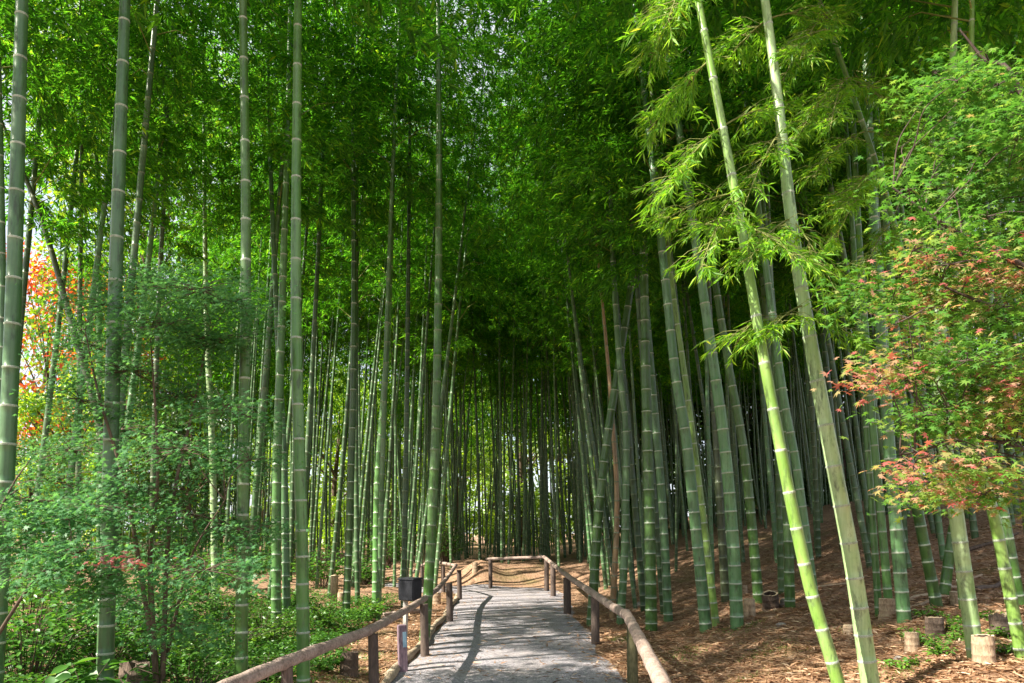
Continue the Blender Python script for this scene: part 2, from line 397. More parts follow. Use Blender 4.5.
def star_leaves(P, Nrm, size, spin, tint, name, lobes=7):
    """palmate maple leaves: pointed lobes around a petiole point, slightly drooped"""
    n = len(P); Nrm = Nrm/np.linalg.norm(Nrm, axis=1, keepdims=True)
    ref = np.stack([np.cos(spin), np.sin(spin), np.zeros(n)], 1)
    u = ref - Nrm*(ref*Nrm).sum(1, keepdims=True); u /= np.linalg.norm(u, axis=1, keepdims=True)
    v = np.cross(Nrm, u)
    VV = [P - Nrm*0]
    angs = np.linspace(-2.3, 2.3, lobes); lens = 1 - .13*np.abs(angs)**1.3
    ring = []
    for i, (a, l) in enumerate(zip(angs, lens)):
        if i: ring.append(((angs[i-1]+a)/2, .36))
        ring.append((a, l))
    for a, l in ring:
        VV.append(P + (u*math.cos(a) + v*math.sin(a))*(size*l)[:, None] - Nrm*(size*.22*l*l)[:, None])
    m_ = len(VV); V = np.stack(VV, 1).reshape(-1, 3); k = np.arange(n)*m_
    T = []
    nr = len(ring)   # odd positions (0-based even) are tips
    for i in range(0, nr, 2):   # each lobe: centre, notch before, tip, notch after
        pre = i if i > 0 else None; post = i+2 if i < nr-1 else None
        if pre is not None: T.append(np.stack([k, k+pre, k+i+1], 1))
        if post is not None: T.append(np.stack([k, k+i+1, k+post], 1))
    return np_mesh(name, V, np.concatenate(T), np.repeat(tint, m_))

# ------------------------------------------------------------------ bamboo
def catmull(pts, n):
    pts = [Vector(p) for p in pts]
    P = [pts[0]*2-pts[1]] + pts + [pts[-1]*2-pts[-2]]
    out_ = []
    for i in range(1, len(P)-2):
        for k in range(n):
            t = k/n; a, b, c, d = P[i-1], P[i], P[i+1], P[i+2]
            out_.append(.5*((2*b) + (c-a)*t + (2*a-5*b+4*c-d)*t*t + (3*b-a-3*c+d)*t**3))
    out_.append(pts[-1]); return out_
class Line:
    """a culm's centre line, by arc length"""
    def __init__(s, pts):
        s.p = np.array([tuple(p) for p in pts]); d = np.linalg.norm(np.diff(s.p, axis=0), axis=1)
        s.s = np.concatenate([[0], np.cumsum(d)]); s.len = s.s[-1]
    def at(s, t): return Vector([float(np.interp(t, s.s, s.p[:, k])) for k in range(3)])
def culm_radius(r0, t): return r0*max(.05, 1-.93*t**1.35)
def node_list(length, s0, smax):
    z = .06; out_ = []; rj = random.Random(int(length*1e5))
    while z < length-.1:
        out_.append(z); t = z/length
        z += rj.uniform(.90, 1.10)*(s0 + (smax-s0)*min(1, t*3.2)*(1 if t < .55 else 1-.75*(t-.55)/.45))
    return out_
def culm_mesh(line, r0, s0=.20, smax=.42, n=12, name='culm', band=.013, flare=0.12):
    mb = MB(); nodes = node_list(line.len, s0, smax)
    rows = [(0, 1+flare, 0)]
    for s in nodes:
        rows += [(s-.075, 1, 0)] if s > .16 else []
        rows += [(s-band, 1, 0), (s-band*.35, 1.055, 1), (s+band*.35, 1.05, 1), (s+band*.8, .985, 0)]
        rows += [(s+band*.8+.05, 1.0, 0)]
    rows.append((line.len, 1, 0))
    pts = [line.at(max(0, s)) for s, _, _ in rows]
    rads = [culm_radius(r0, s/line.len)*k*(1+flare*math.exp(-s/.25)) for s, k, _ in rows]
    mb.tube(pts, rads, n)
    me = bpy.data.meshes.new(name); me.from_pydata(mb.v, [], mb.f)
    mi = []; bl = []; sg = []; rs = random.Random(int(line.len*1e4)); cur = rs.random(); prev = False
    for i, (s, k_, isn) in enumerate(rows):
        nxt = i+1 < len(rows) and rows[i+1][2]
        if prev and not isn: cur = rs.random()
        bl += [1.0 if (isn or nxt) else 0.0]*n; sg += [cur]*n; prev = bool(isn)
        if i < len(rows)-1: mi += [1 if (isn or rows[i+1][2]) else 0]*n
    mi += [0, 0]
    bl += [0.0]*(2*n); sg += [.5]*(2*n)
    for nm_, vals in (('bloom', bl), ('internode', sg)):
        a_ = me.attributes.new(nm_, 'FLOAT', 'POINT'); a_.data.foreach_set('value', np.array(vals, np.float32))
    me.polygons.foreach_set('material_index', mi); me.polygons.foreach_set('use_smooth', mb.sm); me.update()
    return me, nodes
def crown_mesh(line, seed, start, nleaf, blen=(.7, 1.7), lsize=(.08, .19), lw=.2, name='foliage', keep=None):
    """leaf clusters along drooping side branches from the nodes of the upper culm"""
    g = np.random.default_rng(seed); L = line.len
    nb = 48; per = max(1, nleaf//(nb*22))
    P = []; D = []
    for k in range(nb):
        t = start + (1-start)*(k+.5)/nb; s = t*L
        o_ = np.array(line.at(s)); az = g.uniform(0, 2*math.pi)
        bl = 1.2*g.uniform(*blen)*(.45+1.1*math.sin(math.pi*min(1, .12+.86*(t-start)/(1-start)))**.8)
        el = g.uniform(.15, .75)
        d = np.array([math.cos(az)*math.cos(el), math.sin(az)*math.cos(el), math.sin(el)])
        nt_ = 22
        for j in range(nt_):
            u = g.uniform(.12, 1.0)**.75
            q = o_ + d*bl*u + np.array([0, 0, -1])*bl*.50*u*u + g.normal(0, .13*bl*u+.03, 3)*[1, 1, .33]
            nl = per + g.integers(0, 2)
            base_az = az + g.normal(0, .9)
            for q_ in range(nl):
                a = base_az + g.normal(0, .75); e = g.normal(-.25, .4)
                P.append(q + g.normal(0, .035, 3)); D.append((math.cos(a)*math.cos(e), math.sin(a)*math.cos(e), math.sin(e)))
    P = np.array(P); D = np.array(D)
    if keep is not None:
        kk = keep(P); P, D = P[kk], D[kk]
    n = len(P)
    Ls = g.uniform(*lsize, n); W = Ls*g.uniform(lw*.8, lw*1.2, n)
    tint = np.clip(g.normal(.45, .22, n), 0, 1)
    return blade_leaves(P, D, Ls, W, g.normal(0, .6, n), tint, g, name)
def twig_branches(line, start, seed, nb=22, name='branch'):
    g = random.Random(seed); mb = MB(); L = line.len
    for k in range(nb):
        t = start + (.93-start)*(k+.5)/nb; p = line.at(t*L); az = g.uniform(0, 6.28)
        l = g.uniform(.6, 1.3); d = Vector((math.cos(az), math.sin(az), .8)).normalized()
        mb.tube([p, p+d*l*.5, p+d*l+Vector((0, 0, -.25*l))], [.009, .006, .002], 4, caps=False)
    return mb

# --- grove prototypes, copied
protos = []
for i in range(14):
    g = random.Random(100+i)
    H = g.uniform(14.5, 18.5); r0 = g.uniform(.040, .062)
    az = g.uniform(0, 6.28); ca, sa = math.cos(az), math.sin(az)
    bow = g.uniform(.1, .5); arch = g.uniform(.6, 2.2)
    pts = []
    for k in range(15):
        t = k/14; h = H*t*(1-.04*t**3)
        off = bow*math.sin(t*2.2)*.6 + arch*max(0, t-.55)**2*4.0
        pts.append(Vector((ca*off+.05*math.sin(5*t+i), sa*off+.05*math.cos(4*t+i), h-.10)))
    line = Line(catmull(pts, 4))
    cm, nodes = culm_mesh(line, r0, .16, .36, 9, 'grove_culm', band=.010)
    start = g.uniform(.38, .49) if i < 11 else .55
    fm = crown_mesh(line, 300+i, start, 9500 if i < 11 else 7000)
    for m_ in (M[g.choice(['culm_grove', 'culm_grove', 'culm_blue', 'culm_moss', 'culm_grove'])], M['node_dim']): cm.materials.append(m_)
    fm.materials.append(M['bam_leaf'])
    bm_ = twig_branches(line, start, 500+i, 26)
    bme = bpy.data.meshes.new('branches'); bme.from_pydata(bm_.v, [], bm_.f); bme.materials.append(M['twig']); bme.update()
    protos.append((cm, fm, bme, H))
def place_bamboo(x, y, pi, lean, lean_az, rz, sc, label, group):
    cm, fm, bme, H = protos[pi]
    o = empty('bamboo', (x, y, tz(x, y)-.03), label, 'bamboo', group)
    ax = Vector((-math.sin(lean_az), math.cos(lean_az), 0))
    o.rotation_euler = (Matrix.Rotation(lean, 3, ax) @ Matrix.Rotation(rz, 3, 'Z')).to_euler()
    o.scale = (sc, sc, sc)
    for nm, me in (('culm', cm), ('foliage', fm), ('branches', bme)):
        c = bpy.data.objects.new(nm, me); C.objects.link(c); c.parent = o
    return o

# --- named foreground culms
MINE = []      # (x, y) of the near culms, kept clear by the grove
def hero(label, pts_px, w, mt='culm_green', node='node', Y=None, H=13.5, crown=.52, nleaf=11000, dY=0.0, s0=.19, smax=.40, n=16, group=None, blen=(.7, 1.7)):
    base = ground(*pts_px[0]) if Y is None else at(*pts_px[0], Y)
    if Y is not None:
        base.z = tz(base.x, base.y)
    Yb = base.y
    pts = [base]
    for i, (px, py) in enumerate(pts_px[1:]):
        pts.append(at(px, py, Yb + dY*(i+1)/len(pts_px)))
    d = (pts[-1]-pts[-2]).normalized(); bend = Vector((d.x, d.y, 0))
    h = sum((pts[k+1]-pts[k]).length for k in range(len(pts)-1)); p = pts[-1].copy()
    rr = random.Random(int(pts_px[0][0]*7+pts_px[0][1]))
    side = Vector((rr.uniform(-1, 1), rr.uniform(-1, 1), 0))
    while h < H:
        st = min(1.2, H-h+.01); h += st
        d = (d + bend*.03 + side*.03*(h/H)**2 + Vector((0, 0, -.02*(h/H)**3))).normalized()
        p = p + d*st; pts.append(p.copy())
    line0 = Line(catmull(pts, 6))
    loc = base.copy(); rel = [Vector(q)-loc for q in line0.p]
    dn = (rel[0]-rel[1]).normalized(); rel.insert(0, rel[0]+dn*.12)
    line = Line(rel)
    root = empty('bamboo', loc, label, 'bamboo', group)
    r0 = .5*w*.88*Yb/FPX
    cm, nodes = culm_mesh(line, r0, s0, smax, n, 'culm', band=.011)
    link('culm', cm, [M[mt], M[node]], root)
    if crown < 1:
        fm = crown_mesh(line, int(pts_px[0][0])+11, crown, nleaf, blen)
        link('foliage', fm, M['bam_leaf'], root)
        b_ = twig_branches(line, crown, 3, 20); b_.build('branches', M['twig'], root)
    MINE.append((base.x, base.y))
    return root, line0, Yb

heroes = {}
def H_(key, *a, **k): heroes[key] = hero(*a, **k)
# left of the path
H_('L1', 'thick blue-green bamboo culm at the far left edge, beside a thinner one', [(-9, 715), (2, 540), (12, 340), (22, 0)], 19.5, 'culm_blue', Y=5.6)
H_('L0', 'thin bamboo culm cut off by the left edge of the view', [(-7, 640), (2, 340), (-1, 90), (-4, 0)], 10, 'culm_blue', Y=8)
H_('L2', 'stout blue-green bamboo culm rising through the green maple at the left', [(104, 720), (107, 600), (115, 300), (125, 0)], 18, 'culm_blue', Y=6.0)
H_('L3', 'mossy green bamboo culm standing just left of the tall clean culm by the left railing', [(241, 712), (243, 500), (246, 250), (243, 0)], 14, 'culm_moss', Y=6.2)
H_('L4', 'tall clean straight bamboo culm right beside the near end of the left railing', [(304, 706), (302, 550), (296, 300), (298, 0)], 14.5, 'culm_green', Y=6.6, H=14)
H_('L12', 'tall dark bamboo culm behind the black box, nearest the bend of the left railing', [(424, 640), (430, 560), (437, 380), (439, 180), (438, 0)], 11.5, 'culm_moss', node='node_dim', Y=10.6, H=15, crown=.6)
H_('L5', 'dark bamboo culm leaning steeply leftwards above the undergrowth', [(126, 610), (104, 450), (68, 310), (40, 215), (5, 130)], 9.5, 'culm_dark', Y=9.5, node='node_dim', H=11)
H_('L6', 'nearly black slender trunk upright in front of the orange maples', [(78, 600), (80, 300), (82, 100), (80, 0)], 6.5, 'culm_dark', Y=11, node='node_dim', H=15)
H_('L7', 'dim green culm between the nearly black trunk and the stout culm at the left', [(101, 600), (99, 300), (96, 150), (66, 0)], 7.5, 'culm_green', Y=11.5, H=14)
H_('L9', 'pale speckled slender culm swaying left of the mossy green one', [(150, 612), (158, 320), (166, 160), (170, 0)], 7, 'culm_dark', Y=12, H=15)
H_('L10', 'sturdy grey-green culm behind the ferny bank, between two taller front culms', [(276, 630), (277, 470), (281, 340), (287, 150), (290, 0)], 11, 'culm_green', Y=11, H=14)
H_('L10b', 'grey-green culm tucked close behind the sturdy one on the ferny bank', [(287, 608), (284, 470), (278, 340), (270, 150), (268, 0)], 9, 'culm_blue', Y=13, H=14)
H_('L13', 'slender pale-ringed culm with a dark burnt foot beside the bright herbs', [(346, 612), (351, 480), (354, 300), (352, 0)], 8.5, 'culm_moss', H=15, Y=13)
H_('L14', 'whitish slender culm glowing at the back of the left thicket', [(216, 596), (212, 440), (206, 300), (203, 0)], 8, 'culm_pale', H=14, Y=13.5)
H_('L15', 'light grey culm with a slight kink, left of the black box', [(376, 596), (378, 480), (388, 330), (395, 100), (396, 0)], 9, 'culm_green', H=15, Y=14.5)
# right of the path
H_('R1', 'mossy culm leaning rightwards right behind the right railing', [(591, 586), (598, 520), (607, 440), (618, 370), (636, 250), (655, 80), (662, 0)], 11, 'culm_moss', Y=12.8, H=15, crown=.42)
H_('R2', 'dead orange-brown culm among the green ones behind the right railing', [(612, 590), (617, 505), (613, 430), (606, 340), (600, 280)], 7, 'culm_dead', Y=13.5, H=9, crown=1.1, node='node_dim')
H_('R3', 'smooth grey-green culm with a bent foot next to the dead brown culm', [(620, 593), (625, 540), (626, 430), (621, 380), (612, 240), (604, 0)], 9, 'culm_grove', Y=12.6, H=15, crown=.42)
H_('R4', 'thick dark mossy culm standing upright right of the grey bent-foot one', [(651, 602), (649, 500), (646, 380), (643, 200), (640, 0)], 13, 'culm_moss', Y=11.6, H=15, crown=.42)
H_('R5', 'blue-green culm close to the right of the thick dark mossy one', [(668, 597), (662, 500), (652, 380), (640, 230), (622, 0)], 10, 'culm_blue', Y=12, H=15, crown=.42)
H_('R6', 'blue-green culm leaning left with a yellow-green neighbour crossing behind', [(706, 624), (697, 540), (686, 437), (675, 370), (660, 230), (634, 0)], 13, 'culm_blue', Y=10, H=14, crown=.42)
H_('R7', 'bright yellow-green slender culm paired with a blue-green culm', [(716, 623), (706, 540), (693, 437), (684, 370), (668, 250), (642, 0)], 8, 'culm_yellow', Y=10.3, H=13, crown=.42)
H_('R8', 'pale-ringed blue-green culm beside the small stump on the right bank', [(737, 619), (733, 540), (724, 440), (710, 340), (694, 230), (660, 0)], 14, 'culm_blue', Y=9.6, H=14, crown=.45)
H_('R9', 'long bright green culm leaning left across the right side, foot cut by the bottom edge', [(846, 712), (838, 683), (805, 567), (768, 382), (735, 193), (698, 0)], 14.5, 'culm_yellow', Y=5.3, H=10.5, crown=.66)
H_('R10', 'stoutest pale culm with a whitish foot, leaning left at the right', [(872, 677), (853, 567), (834, 467), (815, 367), (794, 240), (779, 110), (765, 0)], 19, 'culm_pale', Y=5.6, H=9.6, crown=.66)
H_('R11', 'pale grey culm rising behind a squat stump on the right bank', [(904, 614), (893, 492), (885, 392), (876, 260), (868, 100), (862, 0)], 14, 'culm_blue', Y=8.2, H=11)
H_('R12', 'slim green culm just left of the pale grey one on the right bank', [(889, 600), (879, 492), (870, 392), (858, 220), (848, 0)], 9, 'culm_green', Y=8.8, H=13)
H_('R12b', 'thinnest of the three culms rising together on the right bank', [(878, 594), (871, 492), (864, 392), (852, 220), (838, 0)], 7.5, 'culm_green', Y=9, H=13)
H_('R13', 'broad yellowish culm rising up under the reddish maple boughs', [(974, 616), (953, 492), (943, 432), (940, 330), (950, 150), (955, 0)], 17, 'culm_pale', Y=6.2, H=8.3, crown=.72, nleaf=4000)
H_('R21', 'slim culm sweeping up leftwards out of the maple, with leafy sprays at its top', [(962, 585), (945, 430), (893, 220), (853, 95), (819, 0)], 8, 'culm_green', Y=8.2, dY=-2.6, H=10.5, crown=.74, nleaf=4000)
H_('R14', 'shaded green culm left of the broad yellowish one', [(936, 588), (916, 502), (906, 442), (892, 300), (876, 120), (866, 0)], 12, 'culm_moss', Y=8.6, H=13)
H_('R15', 'bright green culm crossing the lower right corner under the maple', [(1022, 645), (993, 512), (970, 430), (962, 340), (968, 180), (972, 0)], 13, 'culm_yellow', Y=6.0, H=8.3, crown=.68)
H_('R15b', 'dim green culm behind the bright one in the lower right corner', [(1019, 578), (1003, 507), (985, 430), (960, 300), (925, 100), (912, 0)], 10, 'culm_moss', Y=8, H=13)
H_('R16', 'dark culm tilting right behind the broad yellowish one', [(943, 574), (953, 532), (966, 470), (985, 330), (1010, 100), (1018, 0)], 11, 'culm_moss', Y=9.5, H=13)
H_('R17', 'dark culm leaning left behind the pale-ringed blue-green one', [(758, 574), (745, 460), (727, 357), (706, 220), (676, 0)], 11, 'culm_moss', Y=11.5, H=14)
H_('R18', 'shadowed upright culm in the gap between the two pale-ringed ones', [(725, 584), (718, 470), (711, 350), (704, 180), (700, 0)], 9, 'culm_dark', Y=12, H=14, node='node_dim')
H_('R19', 'grey-green culm seen between the two long leaning ones on the right', [(814, 560), (797, 470), (783, 392), (765, 260), (740, 60), (732, 0)], 10, 'culm_blue', Y=10, H=14)
H_('R20', 'moss-green culm just left of the long bright leaning one', [(789, 578), (786, 467), (776, 350), (762, 200), (748, 0)], 11, 'culm_moss', Y=10.5, H=14)

# --- the grove itself
def scatter(x0, x1, y0, y1, dist, count, ok, seed):
    g = random.Random(seed); P = []
    tries = 0
    while len(P) < count and tries < 40000:
        tries += 1
        x, y = g.uniform(x0, x1), g.uniform(y0, y1)
        if not ok(x, y): continue
        if any((x-a)**2+(y-b)**2 < dist*dist for a, b in P): continue
        if any((x-a)**2+(y-b)**2 < .36 for a, b in MINE): continue
        P.append((x, y))
    return P
def inview(x, y, m=1.5): return abs(x) < .76*y + m
g = random.Random(42)
regions = [
 ((2.4, 15.5, 11.0, 27), .60, 128, lambda x, y: inview(x, y) and y > 10.5+.15*abs(x-4) and not (x < 2.6 and y < 13),
  'slender bamboo culm in the dense shady grove right of the path', 'bamboo culms of the shady right-hand grove', R(4.5), math.pi),
 ((-3.8, 3.4, 23.6, 34), .70, 52, lambda x, y: not (-1.9 < x < -0.2 and y < 24.6) and not (-.30 < x/y < -.03 and rnd.random() < .55),
  'slender bamboo culm beyond the far end of the gravel path', 'bamboo culms beyond the end of the path', R(1.5), math.pi),
 ((-9.5, -2.1, 13.0, 30), .95, 62, lambda x, y: inview(x, y, .5) and x > -.42*y and not (x > -3.4 and y > 19 and y < 22.5) and not (x < -5 and abs(y-(19.2+.445*x)) < 1.5),
  'slender bamboo culm in the airy grove left of the path', 'bamboo culms of the airy left-hand grove', R(2.0), 0.0),
]
for (x0, x1, y0, y1), dist, cnt, ok, label, group, lean, laz in regions:
    for (x, y) in scatter(x0, x1, y0, y1, dist, cnt, ok, 5+cnt):
        place_bamboo(x, y, g.randrange(11) if y < 18 or x > 4 else 11+g.randrange(3), max(0, g.gauss(lean, R(1.8))), laz+g.gauss(0, .7), g.uniform(0, 6.28), g.uniform(.82, 1.12)*(1.12 if y < 16 else 1), label, group)

for (x, y, sc) in [(-6.3, 4.6, .95), (-7.6, 6.2, 1.0), (-8.6, 8.6, 1.05), (-9.4, 5.4, 1.0), (-4.9, 8.6, .9), (-9.0, 3.5, 1.0), (-7.4, 10.2, 1.0), (-6.6, 11.4, 1.0), (-8.0, 4.4, 1.0), (-10.0, 6.9, 1.05), (-8.2, 11.8, 1.05), (-7.3, 3.6, .95), (-6.2, 9.6, 1)]:  # extra culms, mostly out of view, added to shade the path and left side
    place_bamboo(x, y, g.randrange(11), R(2), 0, g.uniform(0, 6.28), sc, 'bamboo culm added at the left border of the grove to cast shade', 'bamboo culms added for shade at the left border')

for (x, y, pi, ln, az, sc) in [(-2.35, 16.4, 3, R(6), .1, 1.0), (-2.2, 19.6, 8, R(5), .2, 1.1), (2.3, 15.2, 1, R(6), math.pi-.2, 1.0), (2.5, 20.3, 9, R(5), math.pi, 1.1), (2.5, 21.6, 5, R(6), math.pi, 1.1)]:
    place_bamboo(x, y, pi, ln, az, g.uniform(0, 6.28), sc, 'arching bamboo culm at the path edge with its leafy top over the path', 'bamboo culms arching over the path')

g2 = random.Random(17); mbf = MB()
PF = scatter(-16, 18, 23, 41, .5, 420, lambda x, y: inview(x, y, 0) and (y > 27 or x < -6) and not (-.33 < x/y < -.02 and (y < 35 or g2.random() < .6)) and (y > 34 or x > 3.4 or y > 30 and x < -4 or (x/y < -.36 and g2.random() < .35)), 99)
lp = []; ld = []; gn = np.random.default_rng(8)
for (x, y) in PF:
    z0 = tz(x, y); r = g2.uniform(.03, .05); H = g2.uniform(13, 18); lx, ly = g2.gauss(-.03 if x > 0 else .02, .03), g2.gauss(0, .03)
    pts = [Vector((x+lx*h+.1*math.sin(h*.5+x), y+ly*h, z0-.1+h)) for h in np.linspace(0, H, 12)]
    for a_ in range(11):
        nn_ = 2
        mbf.tube(pts[a_:a_+2], [r*(1-.07*a_), r*(1-.07*(a_+1))], 6, 0, caps=False)
        for q in range(4):
            p_ = pts[a_].lerp(pts[a_+1], q/4); t_ = (pts[a_+1]-pts[a_]).normalized(); rr_ = r*(1-.07*a_)*1.06
            mbf.tube([p_-t_*.008, p_+t_*.008], [rr_, rr_], 6, 1, caps=False)
    ln_ = np.array([tuple(p_) for p_ in pts]); n_ = 900
    u_ = gn.uniform(.42, 1, n_)*11; i_ = np.minimum(u_.astype(int), 10); c_ = ln_[i_]+(ln_[i_+1]-ln_[i_])*(u_-i_)[:, None]
    az_ = np.repeat(gn.uniform(0, 6.28, 45), 20); rd_ = gn.uniform(.1, 1.7, n_)
    c_ = np.repeat(c_[::20], 20, 0)
    lp.append(c_+np.stack([rd_*np.cos(az_), rd_*np.sin(az_), .35*rd_-.25*rd_**2], 1)+gn.normal(0, .16, (n_, 3))); ld.append(gn.normal(0, 1, (n_, 3))+[0, 0, -.4])
fw = mbf.build('far_bamboo', [M['culm_grove'], M['node_dim']])
tag(fw, 'far-off wall of thin bamboo culms closing the back of the grove', 'bamboo thicket', kind='stuff')
lp = np.concatenate(lp); ld = np.concatenate(ld); n_ = len(lp); Ls_ = gn.uniform(.16, .26, n_)
fl_ = link('foliage', blade_leaves(lp, ld, Ls_, Ls_*.25, gn.normal(0, .6, n_), np.clip(gn.normal(.55, .22, n_), 0, 1), gn, 'foliage'), M['bam_leaf'], fw)
# --- leafy side branches of the near culms, hanging into view
def spray(root, loc, start, tip, seed, nleaf=260, spread=.30, label=None):
    """one side branch: a thin stem, twigs and its leaves, from a culm node to a drooping tip"""
    g = np.random.default_rng(seed); rr = random.Random(seed)
    a = Vector(start)-loc; b = Vector(tip)-loc; L = (b-a).length
    mid = (a+b)/2 + Vector((0, 0, .12*L))
    def q(t): return a*(1-t)**2 + mid*2*t*(1-t) + b*t*t
    mb = MB(); mb.tube([q(k/8) for k in range(9)], [.007*(1-.75*k/8)+.001 for k in range(9)], 5, caps=False)
    P = []; D = []
    fwd = (b-a).normalized(); side = fwd.cross(Vector((0, 0, 1))).normalized()
    ntw = max(9, nleaf//16)
    for k in range(ntw):
        t = rr.uniform(.12, 1); p0 = q(t)
        d = (fwd*rr.uniform(.2, .9) + side*rr.uniform(-1, 1) + Vector((0, 0, rr.uniform(-.28, .34)))).normalized()
        l = spread*rr.uniform(.35, 1.15)*(1.15-.5*t)
        pts = [p0, p0+d*l*.5+Vector((0, 0, .02)), p0+d*l+Vector((0, 0, -.10*l))]
        mb.tube(pts, [.003, .002, .001], 3, caps=False)
        for j in range(max(4, nleaf//ntw)):
            u = rr.uniform(.25, 1.0); pp = pts[0].lerp(pts[2], u)
            dd = (d*rr.uniform(.3, 1.0) + Vector((rr.uniform(-1, 1), rr.uniform(-1, 1), rr.uniform(-.75, .3)))*.7).normalized()
            P.append(pp); D.append(dd)
    P = np.array([tuple(p) for p in P]); D = np.array([tuple(d) for d in D]); n = len(P)
    Ls = g.uniform(.05, .115, n)
    br = mb.build('branch', M['twig'], root)
    me = blade_leaves(P, D, Ls, Ls*g.uniform(.12, .17, n), g.normal(0, .7, n), np.clip(g.beta(2.2, 2.6, n), 0, 1), g, 'leaves', droop=.2)
    lv = link('leaves', me, M['spray_leaf'], br)
    return br
def culm_pt(key, py):
    root, line, Y = heroes[key]
    best = min(line.p, key=lambda q: abs(SHIFT*1024+341.5 - FPX*((q[2]-EYE)*math.cos(TILT)-q[1]*math.sin(TILT))/((q[2]-EYE)*math.sin(TILT)+q[1]*math.cos(TILT)) - py))
    return Vector(best), root, Vector(root.location)
sd_ = 900
for key, py, tips in [
    ('R9', -30, [(650, 62, .5, 420), (668, 20, -.6, 300)]),
    ('R9', 45, [(648, 132, .3, 440)]),
    ('R9', 120, [(668, 188, -.2, 420), (790, 110, .6, 260)]),
    ('R9', 195, [(700, 270, -.3, 260), (668, 218, .3, 260)]),
    ('R9', 240, [(800, 262, -.5, 240), (716, 232, .5, 240)]),
    ('R9', 330, [(735, 345, .3, 130)]),
    ('R10', 20, [(728, 60, .5, 320), (840, 20, .6, 260)]),
    ('R10', 130, [(745, 205, -.4, 330)]),
    ('R10', 215, [(748, 262, -.5, 300), (840, 300, -.4, 260)]),
    ('R10', 300, [(770, 332, -.4, 240), (862, 345, -.3, 160)]),
    ('R21', 20, [(782, 82, -.5, 480), (800, 60, -.9, 300)]),
    ('R21', 75, [(795, 142, -.6, 520), (905, 122, -.6, 420), (830, 130, -1.0, 360)]),
    ('R21', 140, [(812, 178, -.6, 380), (925, 150, -.4, 300)]),
    ('R21', 170, [(846, 208, -.7, 460), (835, 240, -.3, 340)]),
    ('R21', 235, [(856, 292, -.6, 420), (905, 285, -.6, 260)]),
    ('R12', 200, [(830, 240, -.5, 240)]),
    ('R12', 120, [(900, 60, -.3, 260)])]:
    p, root, loc = culm_pt(key, py)
    for (tx, ty, dy, nl) in tips:
        sd_ += 1
        spray(root, loc, p, at(tx, ty, p.y+dy), sd_, int(nl*1.6), rnd.uniform(.30, .46))

# ------------------------------------------------------------------ maples
def maple(label, base, stems, pads, nleaf, size, mt, seed, name='maple_tree', bark='maple_bark'):
    """pads: (centre, rx, ry, rz, weight, tint shift) flat leaf tiers; stems: polylines from the base"""
    g = np.random.default_rng(seed); root = empty(name, base, label, 'maple')
    mb = MB()
    for pts, r in stems:
        ln = catmull([Vector(p)-base for p in pts], 5)
        mb.tube(ln, [r*(1-.8*k/(len(ln)-1)) for k in range(len(ln))], 8, wob=.15, seed=seed)
    mb.build('trunk', M[bark], root)
    tw = MB(); P = []; Nn = []; T = []
    wsum = sum(p[4] for p in pads)
    allstem = np.array([tuple(Vector(p)) for pts, r in stems for p in catmull(pts, 6)])
    for c, rx, ry, rz, w, ts in pads:
        n = int(nleaf*w/wsum); c = np.array(tuple(c))
        j = np.argmin(np.linalg.norm(allstem-c, axis=1)+.6*np.maximum(0, allstem[:, 2]-c[2])); s_ = Vector(allstem[j])
        tw.tube(catmull([s_-base, (s_*.67+Vector(c)*.33+Vector((g.normal(0, .03), g.normal(0, .03), .06)))-base, (s_*.33+Vector(c)*.67+Vector((g.normal(0, .03), g.normal(0, .03), .05)))-base, Vector(c)-base], 4), np.linspace(.0055, .002, 13), 5, caps=False)
        k = max(6, n//26)
        az = g.uniform(0, 6.283, k); rad = np.sqrt(g.uniform(0, 1, k))
        ends = c + np.stack([rx*rad*np.cos(az), ry*rad*np.sin(az), rz*g.normal(0, .5, k) - .22*rad**2*rx], 1)
        for e in ends[:40]:
            tw.tube([Vector(c)-base, Vector(c*.5+e*.5)-base+Vector((0, 0, .02)), Vector(e)-base], [.004, .003, .0012], 3, caps=False)
        idx = g.integers(0, k, n)
        P.append(ends[idx] + g.normal(0, 1, (n, 3))*np.array([.095, .095, .05]))
        Nn.append(np.stack([g.normal(-.1, .5, n), g.normal(-.3, .5, n), np.ones(n)], 1))
        T.append(np.clip((.28*(rad[idx]-.5) if ts > .06 else 0) + g.beta(2, 3, n)*(.9 if ts <= .06 else .75) + ts*1.33 + g.normal(0, .10 if ts > .1 else .02) , 0, 1))
    P = np.concatenate(P); Nn = np.concatenate(Nn); T = np.concatenate(T)
    n = len(P)
    tw.build('twigs', M[bark], root)
    me = star_leaves(P-np.array(tuple(base)), Nn, size*g.uniform(.65, 1.15, n), g.uniform(0, 6.283, n), T, 'leaves')
    link('leaves', me, M[mt], root)
    return root
# right maple: trunk just outside the frame, boughs reaching in
bx = Vector((4.15, 4.5, tz(4.15, 4.5)-.05))
A = lambda px, py, Y: at(px, py, Y)
stems = [([bx, bx+Vector((-.05, .05, 1.0)), bx+Vector((-.12, .1, 2.2)), bx+Vector((.1, .3, 4.2))], .085),
         ([bx+Vector((-.05, .05, 1.0)), A(1050, 330, 4.4), A(1000, 310, 4.3), A(940, 285, 4.3)], .030),
         ([bx+Vector((-.1, .1, 1.7)), A(1040, 285, 4.4), A(985, 250, 4.3), A(940, 222, 4.2), A(893, 188, 4.2)], .030),
         ([bx+Vector((-.05, .05, 0.7)), A(1050, 470, 4.2), A(985, 440, 4.1), A(900, 455, 4.0)], .022),
         ([bx+Vector((-.1, .1, 2.4)), A(1020, 90, 4.6), A(985, 60, 4.7), A(960, 30, 4.7)], .025)]
rm = np.random.default_rng(5); pads = []
